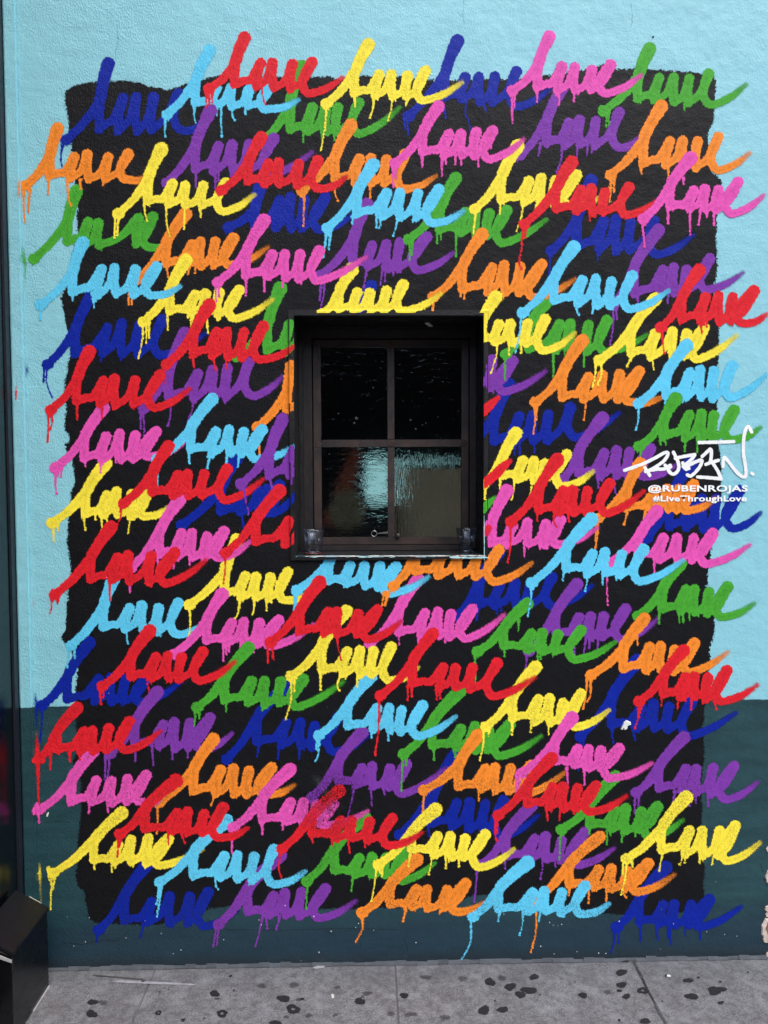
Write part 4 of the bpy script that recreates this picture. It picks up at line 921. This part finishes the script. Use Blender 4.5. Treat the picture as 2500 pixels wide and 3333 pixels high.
chip('plaster_chip', [tp('P', p) for p in ((520, 1215), (535, 1185), (545, 1160), (565, 1145), (598, 1160), (602, 1178), (575, 1185), (570, 1212), (548, 1222), (540, 1200), (528, 1222))], M_CHIPW, .006)
chip('paint_fleck', [tp('Q', p) for p in ((360, 470), (362, 445), (375, 433), (378, 440), (370, 468))], M_CHIPW, .003)
chip('drill_hole', blob(*tp('D', (772, 143)), 3.2, 3.0, jag=.1), plain_mat('painted_hole_shade', (.01, .01, .01), .9), .0025)  # black disc, the shade inside the hole put into its colour
for _ in range(48):
    x = random.uniform(230, 2400); y = random.uniform(2945, 3105) if _ % 4 else random.uniform(1500, 2900)
    r = random.uniform(.9, 2.6) if _ % 4 else random.uniform(.7, 1.5); 
    if 930 < x < 1600 and y < 1830: continue
    V = atY(x, y); n = 7
    me = mesh_from([(V.x+r*.0008*math.cos(6.283*k/n), -.0045, V.z+r*.001*math.sin(6.283*k/n)) for k in range(n)], [tuple(range(n))])
    link('paint_fleck', me, M_CHIPW, wall)

# ------------------------------------------------------------------ window
win = tag(empty('window', ((H0+H1)/2, RD, HB)), 'small four pane steel window with wavy glass set deep in a black recess', 'window', kind='thing')
CP = .008
for nm, a, b in (('casing', (CO0, -CP, COB), (H0+.0005, .02, COT)), ('casing', (H1-.0005, -CP, COB), (CO1, .02, COT)),
                 ('casing', (H0+.0005, -CP, HT), (H1-.0005, .02, COT))):
    q = MB(); q.box(a, b); q.build(nm, M_CASING, win, bevel=.0022)
q = MB(); q.box((H0+.0005, -CP-.002, COB), (H1-.0005, RD+.03, HB-.0005)); q.build('sill', M_CASING, win, bevel=.003)
q = MB(); q.box((H0-.02, .021, HB), (H0, RD+.1, HT+.02)); q.build('jamb_lining', M_REVEAL, win)
q = MB(); q.box((H1, .021, HB), (H1+.02, RD+.1, HT+.02)); q.build('jamb_lining', M_REVEAL, win)
q = MB(); q.box((H0, .021, HT), (H1, RD+.1, HT+.02)); q.build('soffit_lining', M_REVEAL, win)
def cz(x, y): return (900+x/2.304, 960+y/2.304)
def rect_at(x0, y0, x1, y1, Y):
    a = atY(*cz(x0, y0), Y); b = atY(*cz(x1, y1), Y); return a.x, b.x, b.z, a.z      # x0,x1,z0,z1
YF, YS = .165, .182
fx0, fx1, fz0, fz1 = rect_at(262, 322, 1450, 1874, YF)          # opening of the fixed frame
def frame_bar(nm, x0, x1, z0, z1, ya, yb, mat, bev=.002):
    q = MB(); q.box((x0, ya, z0), (x1, yb, z1)); return q.build(nm, mat, win, bevel=bev)
frame_bar('frame_stile', H0+.0003, fx0, HB+.0003, HT-.0003, YF, YF+.04, M_FRAME)
frame_bar('frame_stile', fx1, H1-.0003, HB+.0003, HT-.0003, YF, YF+.04, M_FRAME)
frame_bar('frame_head', fx0+.0003, fx1-.0003, fz1, HT-.0003, YF+.001, YF+.04, M_FRAME)
frame_bar('frame_foot', fx0+.0003, fx1-.0003, HB+.0003, fz0, YF+.001, YF+.04, M_FRAME)
# thin inner lips (profile lines of the steel section)
lx = atY(*cz(205, 800), YF-.012).x
frame_bar('frame_bead', H0+.0004, lx-.002, HB+.0005, HT-.001, YF-.02, YF-.0003, M_REVEAL, .0015)
rx_ = atY(*cz(1512, 800), YF-.012).x
frame_bar('frame_bead', rx_+.002, H1-.0004, HB+.0005, HT-.001, YF-.02, YF-.0003, M_REVEAL, .0015)
tz_ = atY(*cz(800, 258), YF-.012).z
frame_bar('frame_bead', lx-.0018, rx_+.0018, tz_, HT-.001, YF-.02, YF-.0003, M_REVEAL, .0015)
sx0, sx1, sz0, sz1 = rect_at(272, 336, 1440, 1868, YS)
gx0, gx1, gz0, gz1 = rect_at(330, 391, 1388, 1813, YS)
mx0, _, _, _ = rect_at(829, 0, 829, 10, YS); mx1 = atY(*cz(884, 800), YS).x
mz1 = atY(*cz(800, 1085), YS).z; mz0 = atY(*cz(800, 1141), YS).z
frame_bar('sash_stile', sx0, gx0, sz0, sz1, YS, YS+.022, M_SASH, .0015)
frame_bar('sash_stile', gx1, sx1, sz0, sz1, YS, YS+.022, M_SASH, .0015)
frame_bar('sash_rail', gx0+.0003, gx1-.0003, gz1, sz1, YS+.0005, YS+.022, M_SASH, .0015)
frame_bar('sash_rail', gx0+.0003, gx1-.0003, sz0, gz0, YS+.0005, YS+.022, M_SASH, .0015)
frame_bar('glazing_bar', mx0, mx1, gz0+.0003, mz0-.0003, YS+.001, YS+.02, M_SASH, .0012)
frame_bar('glazing_bar', mx0, mx1, mz1+.0003, gz1-.0003, YS+.001, YS+.02, M_SASH, .0012)
frame_bar('glazing_bar', gx0+.0003, gx1-.0003, mz0, mz1, YS+.0015, YS+.02, M_SASH, .0012)
# dark back plate behind the gaps between frame and sash
M_DUST = plain_mat('grey_glass_grime', lin((84, 82, 78)), .9, var=.6, vs=90)
M_GAP = plain_mat('gap_dark', (.004, .004, .004), .9)
for a, b in (((fx0-.002, YS+.03, HB), (sx0+.004, YS+.034, HT)), ((sx1-.004, YS+.03, HB), (fx1+.002, YS+.034, HT)), ((sx0, YS+.03, sz1-.004), (sx1, YS+.034, fz1+.002)), ((sx0, YS+.03, fz0-.002), (sx1, YS+.034, sz0+.004))):
    q = MB(); q.box(a, b); q.build('gap_plate', M_GAP, win)
# welds: lumpy patches where bars cross
def lump(x, z, r):
    bm = bmesh.new(); bmesh.ops.create_icosphere(bm, subdivisions=2, radius=r)
    for v in bm.verts: v.co *= random.uniform(.75, 1.2); v.co.y *= .12
    me = bpy.data.meshes.new('weld'); bm.to_mesh(me); bm.free()
    for v in me.vertices: v.co += Vector((x, YS, z))
    link('weld', me, M_WELD, win)
for x, z in (((sx0+gx0)/2, (gz1+sz1)/2), ((sx1+gx1)/2, (gz1+sz1)/2), ((mx0+mx1)/2, (gz1+sz1)/2), ((sx0+gx0)/2+.003, (mz0+mz1)/2-.004), ((mx0+mx1)/2, (mz0+mz1)/2), ((sx1+gx1)/2-.004, (mz0+mz1)/2)):
    lump(x, z, random.uniform(.010, .014))
# wavy glass
def glass_mat(name, sc, scale, dist, strength, rough=.03, tint=(.80, .86, .86)):
    m_, nt, b, P = new_mat(name)
    b.inputs['Base Color'].default_value = (*tint, 1); b.inputs['Transmission Weight'].default_value = 1
    b.inputs['Roughness'].default_value = rough; b.inputs['IOR'].default_value = 1.45
    h = noise_n(nt, vscale(nt, P, sc), scale, 3, .55, dist)
    bp = nt.nodes.new('ShaderNodeBump'); bp.inputs['Strength'].default_value = strength; bp.inputs['Distance'].default_value = .004
    nt.links.new(h, bp.inputs['Height']); nt.links.new(bp.outputs[0], b.inputs['Normal'])
    return m_
GL_H = glass_mat('wavy_glass', (.5, 1, 1.5), 40, .8, .235, rough=0.0)
GL_V = glass_mat('reeded_wavy_glass', (1.7, 1, .28), 60, 1.0, .42, rough=0.0)
GL_HL = glass_mat('strongly_rippled_glass', (.5, 1, 1.4), 46, 1.2, .27, rough=0.0)
for x0, x1, z0, z1, g in ((gx0, mx0, mz1, gz1, GL_H), (mx1, gx1, mz1, gz1, GL_H), (gx0, mx0, gz0, mz0, GL_HL), (mx1, gx1, gz0, mz0, GL_V)):
    q = MB(); q.box((x0-.003, YS+.009, z0-.003), (x1+.003, YS+.013, z1+.003)); q.build('pane', g, win)
for (x, y, r_) in ((528, 655, 4), (725, 695, 9), (940, 568, 4), (1170, 640, 9), (1163, 652, 6), (465, 888, 7), (600, 925, 15), (585, 960, 10), (1005, 938, 9), (1045, 1003, 9), (1120, 960, 7), (1095, 975, 6),
                   (420, 640, 3), (445, 712, 3), (615, 842, 3), (1140, 518, 5), (755, 800, 3), (612, 1328, 9), (680, 1215, 4), (640, 1262, 3), (690, 1170, 5), (1062, 620, 3), (1210, 915, 5), (390, 660, 2), (480, 480, 2)):
    p = atY(*cz(x, y), YS+.0085); n = 8; s_ = r_/2.304/F*(D+YS)
    me = mesh_from([(p.x+s_*math.cos(6.283*k/n)*random.uniform(.5, 1), YS+.0085, p.z+s_*math.sin(6.283*k/n)*random.uniform(.5, 1)) for k in range(n)], [tuple(range(n))])
    link('glass_speck', me, M_DUST, win)
# latch: ring and flat handle
c = atY(*cz(732, 1790), YS-.012); R_ = .0095
vs, fs = tube([(c.x+R_*math.cos(a), c.y, c.z+R_*math.sin(a)) for a in [2*math.pi*k/24 for k in range(24)]], .0011, 8, True)
link('latch_ring', mesh_from(vs, fs, smooth=True), M_STEEL, win)
h = atY(*cz(828, 1782), YS-.008)
q = MB(); q.hexa([(c.x+R_, c.y-.001, c.z-.0015), (h.x+.004, h.y-.001, h.z-.004), (h.x+.004, h.y+.002, h.z-.004), (c.x+R_, c.y+.002, c.z-.0015),
                  (c.x+R_, c.y-.001, c.z+.0015), (h.x+.004, h.y-.001, h.z+.004), (h.x+.004, h.y+.002, h.z+.004), (c.x+R_, c.y+.002, c.z+.0015)])
q.build('latch_handle', M_STEEL, win, bevel=.0006)
p = atY(*cz(912, 1806), YS-.006)
vs, fs = lathe([(0, .006), (.006, .005), (.009, .001), (.009, 0)], 20)
me = mesh_from([(p.x+a, p.y-c2*.6, p.z+b) for a, b, c2 in vs], fs, smooth=True); link('latch_knob', me, M_SASH, win)
# white scrap stuck to the soffit, pale scratches
p = [atZ(*cz(x, y), HT-.003) for x, y in ((1114, 212), (1140, 210), (1172, 232), (1166, 240), (1140, 232))]
me = mesh_from([(v.x, v.y, HT-.0012) for v in p]+[(v.x, v.y, HT-.0045) for v in p], [(4, 3, 2, 1, 0), (5, 6, 7, 8, 9)]+[(i, (i+1) % 5, 5+(i+1) % 5, 5+i) for i in range(5)])
link('white_sticker', me, M_CHIPW, win)
M_SCR = plain_mat('brown_scratch', lin((96, 72, 60)), .8)
p = [atZ(*cz(x, y), HT-.002) for x, y in ((792, 187), (970, 186), (968, 190), (800, 192))]
link('scratch', mesh_from([(v.x, v.y, HT-.001) for v in p], [(0, 1, 2, 3)]), M_SCR, win)
# chipped pale paint along the sill edge and right jamb
def edge_chips(pts, w, n, seed, mat):
    r = random.Random(seed)
    for i in range(n):
        t = r.random(); a, b = pts; x = a[0]+(b[0]-a[0])*t; y = a[1]+(b[1]-a[1])*t
        L = r.uniform(4, 26); hh = r.uniform(.8, w)
        if abs(b[0]-a[0]) > abs(b[1]-a[1]): rx, ry = L, hh
        else: rx, ry = hh, L
        vs = []
        for k in range(12):
            an = 2*math.pi*k/12; q_ = atY(x+rx*math.cos(an)*r.uniform(.6, 1.2), y+ry*math.sin(an)*r.uniform(.6, 1.2)+(r.uniform(0, w*.6) if rx > ry else 0), -.0108)
            vs.append((q_.x, -.0112-.00003*i, q_.z))
        link('chipped_paint', mesh_from(vs, [tuple(range(12))]), mat, win)
M_CHIPC = plain_mat('chipped_pale_blue', lin((176, 220, 224)), .7, var=.15, vs=60)
edge_chips(((1000, 1809.5), (1570, 1808)), 2.2, 46, 3, M_CHIPW)
edge_chips(((1000, 1812), (1560, 1811)), 3.0, 9, 4, M_CHIPC)
edge_chips(((1576, 1690), (1576.5, 1800)), 1.8, 14, 5, M_CHIPC)
edge_chips(((1480, 1813), (1568, 1813)), 5.5, 6, 6, M_CHIPC)

# room behind the glass: dark, with emissive panels added at the back for the pale patches
M_ROOM = plain_mat('dim_plaster', (.07, .07, .075), .9, var=.7, vs=6)
room = tag(empty('room_behind_window', ((H0+H1)/2, 1.2, 0)), kind='structure')
RX0, RX1, RZ1, RYB = H0-.5, H1+.5, 2.6, 2.4
q = MB()
q.box((RX0, RYB, 0), (RX1, RYB+.05, RZ1)); q.box((RX0-.05, .305, 0), (RX0, RYB, RZ1)); q.box((RX1, .305, 0), (RX1+.05, RYB, RZ1))
q.box((RX0, .305, RZ1), (RX1, RYB, RZ1+.05)); q.box((RX0, .305, -.05), (RX1, RYB, 0))
q.build('room_shell', M_ROOM, room)
def emis(name, col, st):
    m_, nt, b, P = new_mat(name)
    b.inputs['Base Color'].default_value = (*col, 1); b.inputs['Emission Color'].default_value = (*col, 1); b.inputs['Emission Strength'].default_value = st
    return m_
a = atY(*cz(668, 1235), 2.3); b_ = atY(*cz(850, 1560), 2.3)
q = MB(); q.box((a.x, 2.34, b_.z), (b_.x, 2.36, a.z)); q.build('added_glow_panel', emis('pale_blue_glow', lin((150, 200, 204)), .42), room)  # glowing panel added to give a pale patch through the pane
a = atY(*cz(885, 1215), 2.3); b_ = atY(*cz(1380, 1275), 2.3)
q = MB(); q.box((a.x, 2.34, b_.z), (b_.x, 2.36, a.z)); q.build('added_glow_strip', emis('pale_blue_glow_dim', lin((130, 170, 172)), .2), room)  # dimmer glowing strip added for pale streaks above the curtain
def self_glow(name, col, st, sc):  # emission put into the colour so dark interior shapes show through the glass
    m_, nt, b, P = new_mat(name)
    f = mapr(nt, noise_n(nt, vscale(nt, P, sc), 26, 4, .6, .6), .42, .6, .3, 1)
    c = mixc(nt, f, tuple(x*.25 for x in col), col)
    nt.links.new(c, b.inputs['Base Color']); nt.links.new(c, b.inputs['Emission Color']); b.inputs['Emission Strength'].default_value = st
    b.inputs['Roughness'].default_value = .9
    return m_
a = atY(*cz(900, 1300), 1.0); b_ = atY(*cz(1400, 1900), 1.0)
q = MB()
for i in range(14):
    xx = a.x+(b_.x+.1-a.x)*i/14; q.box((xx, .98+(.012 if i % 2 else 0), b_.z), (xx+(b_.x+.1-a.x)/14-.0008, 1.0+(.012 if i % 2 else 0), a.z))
q.build('curtain', self_glow('self_lit_olive_cloth', lin((140, 134, 118)), .1, (2.6, 1, .3)), room, bevel=.004)
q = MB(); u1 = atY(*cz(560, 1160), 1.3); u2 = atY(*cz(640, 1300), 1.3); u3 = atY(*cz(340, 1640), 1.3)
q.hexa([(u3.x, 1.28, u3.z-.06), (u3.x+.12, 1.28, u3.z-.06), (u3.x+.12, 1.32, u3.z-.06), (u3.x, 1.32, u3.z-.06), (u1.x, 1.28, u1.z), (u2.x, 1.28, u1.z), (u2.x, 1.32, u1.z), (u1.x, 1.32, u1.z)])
q.build('leaning_board', self_glow('self_lit_brown', lin((140, 80, 64)), .07, (.6, 1, 2)), room)

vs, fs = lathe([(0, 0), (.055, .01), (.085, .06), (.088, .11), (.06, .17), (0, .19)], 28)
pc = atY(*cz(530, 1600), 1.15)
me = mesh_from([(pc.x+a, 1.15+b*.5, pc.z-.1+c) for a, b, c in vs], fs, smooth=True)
link('olive_sack', me, self_glow('self_lit_olive_canvas', lin((120, 118, 98)), .06, (.7, 1, 1.4)), room)

# ------------------------------------------------------------------ plastic cups on the sill
def clear_plastic():
    m_, nt, b, P = new_mat('clear_plastic')
    nt.nodes.remove(b)
    lw = nt.nodes.new('ShaderNodeLayerWeight'); lw.inputs[0].default_value = .25
    gl = nt.nodes.new('ShaderNodeBsdfGlossy'); gl.inputs['Roughness'].default_value = .12; gl.inputs[0].default_value = (.9, .93, 1, 1)
    tr = nt.nodes.new('ShaderNodeBsdfTransparent'); tr.inputs[0].default_value = (.9, .92, .95, 1)
    mx = nt.nodes.new('ShaderNodeMixShader')
    f = mapr(nt, lw.outputs['Fresnel'], 0, 1, .035, .42)
    nt.links.new(f, mx.inputs[0]); nt.links.new(tr.outputs[0], mx.inputs[1]); nt.links.new(gl.outputs[0], mx.inputs[2])
    nt.links.new(mx.outputs[0], nt.nodes['Material Output'].inputs[0])
    return m_
M_CUP = clear_plastic()
def cup(px0, px1, pyt, pyb, ydepth, label):
    sx_ = lambda px, py: atY(px, py, ydepth)
    L_, R2 = sx_(px0, pyt), sx_(px1, pyt); rt = (R2.x-L_.x)/2; zb = HB+.0002
    h_ = sx_(px0, pyt).z-zb; rb = rt*.70
    t = empty('plastic_cup', ((L_.x+R2.x)/2, ydepth, zb)); tag(t, label, 'plastic cup', 'clear plastic cups left on the window sill')
    pr = [(0, .003), (rb*.6, .003), (rb*.92, .0005), (rb, .0), (rb+(rt-rb)*.08, h_*.09), (rb+(rt-rb)*.06, h_*.1), (rb+(rt-rb)*.2, h_*.2), (rb+(rt-rb)*.18, h_*.21),
          (rb+(rt-rb)*.78, h_*.80), (rb+(rt-rb)*.84, h_*.81), (rb+(rt-rb)*.92, h_*.93), (rt*.985, h_*.985)]
    inner = [(r-.0006 if r > .001 else 0, z+.0006) for r, z in pr[::-1]]
    vs, fs = lathe(pr+inner, 48); o = link('cup_wall', mesh_from(vs, fs, smooth=True), M_CUP); o.parent = t
    vs, fs = tube([((rt-.0005)*math.cos(a), (rt-.0005)*math.sin(a), h_) for a in [2*math.pi*k/48 for k in range(48)]], .0013, 8, True)
    o = link('cup_rim', mesh_from(vs, fs, smooth=True), M_CUP); o.parent = t
    return t, rb, rt
c4 = lambda x, y: (940+x/6.38, 1640+y/6.38)
c5 = lambda x, y: (1440+x/8.295, 1660+y/8.295)
t1, rb1, _ = cup(c4(280, 0)[0], c4(742, 0)[0], c4(0, 545)[1], 0, .075, 'clear plastic cup on the window sill standing in a dark red syrup ring')
vs, fs = lathe([(0, .0006), (rb1*1.18, .0006), (rb1*1.25, .0015), (rb1*1.1, .003), (0, .0026)], 32)
o = link('red_residue', mesh_from(vs, fs, smooth=True), plain_mat('dark_red_syrup', lin((96, 34, 36)), .2), None); o.parent = t1
t1.location.z += .0003
t2, rb2, _ = cup(c5(370, 0)[0], c5(930, 0)[0], c5(0, 500)[1], 0, .08, 'empty clear plastic cup on the window sill with a clean base and no red ring')

# ------------------------------------------------------------------ glossy dark side wall on the left
sw = tag(empty('side_wall', (XEND-.05, -1.0, 0)), 'glossy dark navy panel wall standing at right angles to the mural beside the black box', 'wall', kind='thing')
q = MB(); q.box((XEND-.5, -.95, 0), (XEND, .3, ZT)); q.build('panel', M_SIDE, sw, bevel=.003)
q = MB(); q.box((XEND-.002, -.045, 0), (XEND+.006, -.0135, ZT)); q.build('edge_trim', plain_mat('navy_trim', lin((24, 29, 40)), .45), sw, bevel=.002)

# ------------------------------------------------------------------ sloped black metal box
c6 = lambda x, y: (x/4.58, 2850+y/4.58)
bb = atZ(160, 3210); xr = bb.x; yb_ = bb.y
Bz = atY(*c6(650, 482), yb_); Cp = atX(*c6(182, 1150), xr); A_ = atY(*c6(305, 262), yb_)
xlft = max(XEND+.004, min(A_.x, xr-.1)); slope = (A_.z-Bz.z)/(xr-A_.x)
zl_b = Bz.z+slope*(xr-xlft); zl_f = Cp.z+slope*(xr-xlft)
yf_ = Cp.y
bx = tag(empty('metal_box', (xr-.1, (yb_+yf_)/2, 0)), 'glossy black sheet metal box with a lid sloping away from the dark side wall', 'box')
q = MB(); q.hexa([(xlft, yf_, .001), (xr, yf_, .001), (xr, yb_, .001), (xlft, yb_, .001), (xlft, yf_, zl_f-.012), (xr, yf_, Cp.z-.012), (xr, yb_, Bz.z-.012), (xlft, yb_, zl_b-.012)])
q.build('box_body', M_BOXM, bx, bevel=.0025)
e = .004
q = MB(); q.hexa([(xlft, yf_-e, zl_f-.011), (xr+e, yf_-e, Cp.z-.011), (xr+e, yb_+e, Bz.z-.011), (xlft, yb_+e, zl_b-.011), (xlft, yf_-e, zl_f), (xr+e, yf_-e, Cp.z), (xr+e, yb_+e, Bz.z), (xlft, yb_+e, zl_b)])
q.build('box_lid', plain_mat('satin_black_lid', lin((11, 12, 18)), .5, var=.3, vs=30, spec=.3), bx, bevel=.0018)
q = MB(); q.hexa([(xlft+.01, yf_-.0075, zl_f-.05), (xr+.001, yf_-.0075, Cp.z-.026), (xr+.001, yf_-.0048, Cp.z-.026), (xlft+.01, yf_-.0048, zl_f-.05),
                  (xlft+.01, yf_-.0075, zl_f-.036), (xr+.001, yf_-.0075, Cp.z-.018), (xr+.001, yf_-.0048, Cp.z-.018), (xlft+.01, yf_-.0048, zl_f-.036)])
q.build('painted_edge_highlight', M_HILITE, bx)  # bright strip added as the white highlight along the front edge
bot = (xr+.0045, yb_-.03)
q = MB(); q.box((xr+.0005, yb_-.12, .0015), (xr+.004, yb_-.004, .0055)); q.build('painted_edge_highlight', M_HILITE, bx)
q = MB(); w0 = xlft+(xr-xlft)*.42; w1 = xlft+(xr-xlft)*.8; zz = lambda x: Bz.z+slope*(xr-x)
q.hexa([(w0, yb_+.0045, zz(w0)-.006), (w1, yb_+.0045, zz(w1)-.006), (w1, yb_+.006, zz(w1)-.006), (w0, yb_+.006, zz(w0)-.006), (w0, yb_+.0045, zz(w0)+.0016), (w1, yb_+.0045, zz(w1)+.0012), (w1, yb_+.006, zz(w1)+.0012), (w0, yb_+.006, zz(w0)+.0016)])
q.build('painted_edge_highlight', M_HILITE, bx)  # same for the highlight on the back edge of the lid
for (x, y) in ((438, 490), (293, 678)):
    v = ray(*c6(x, y)); # hit the lid plane
    n_ = Vector((slope, 0, 1)).normalized(); o_ = Vector((0, -D, HCAM)); p0 = Vector((xr, yb_, Bz.z))
    # lid also falls from back to front
    n_ = (Vector((xlft, yb_, zl_b))-p0).cross(Vector((xr, yf_, Cp.z))-p0).normalized()
    h_ = o_+v*((p0-o_).dot(n_)/v.dot(n_)); n_ = n_ if n_.z > 0 else -n_; h_ += n_*.0012
    me = mesh_from([h_+Vector((.002*math.cos(k), .002*math.sin(k), -.002*math.cos(k)*n_.x/n_.z-.002*math.sin(k)*n_.y/n_.z)) for k in (0, 1.05, 2.1, 3.14, 4.2, 5.2)], [tuple(range(6))])
    link('white_speck', me, M_CHIPW, bx)

M_SCRB = plain_mat('grey_scuff', lin((58, 60, 66)), .6)
def on_side(x, y):
    p = atX(*c6(x, y), xr); return (xr+.0007, p.y, p.z)
for pts in (((612, 1588), (690, 1480), (692, 1484), (616, 1592)), ((330, 1965), (430, 1850), (433, 1853), (334, 1969)), ((300, 1700), (372, 1640), (374, 1644), (303, 1704)), ((420, 1990), (470, 1900), (473, 1903), (424, 1993))):
    link('scuff_mark', mesh_from([on_side(*p) for p in pts], [(0, 1, 2, 3)]), M_SCRB, bx)
q = MB(); q.box((xr-.0022, yf_-.0012, .002), (xr+.0012, yf_+.003, Cp.z-.014)); q.build('corner_seam', plain_mat('worn_edge_metal', lin((44, 44, 48)), .35, metal=.3), bx, bevel=.0006)

# ------------------------------------------------------------------ brick building across the street (added out of view to keep bright sky out of the glass)
M_BRK = plain_mat('dark_brick', lin((58, 46, 42)), .9, bump=1, bs=20)
ob = tag(empty('unseen_brick_building', (0, -17, 0)), 'unseen dark brick building across the street, added to darken the window reflections', 'building')
q = MB(); q.box((-14, -22, -.1), (14, -17, 8.0)); q.build('wall', M_BRK, ob)
for i in range(7):
    q = MB(); q.box((-12+i*3.6, -16.99, 1.0), (-10.2+i*3.6, -16.95, 2.8)); q.build('window_pane', plain_mat('street_glass', (.02, .025, .03), .1), ob)
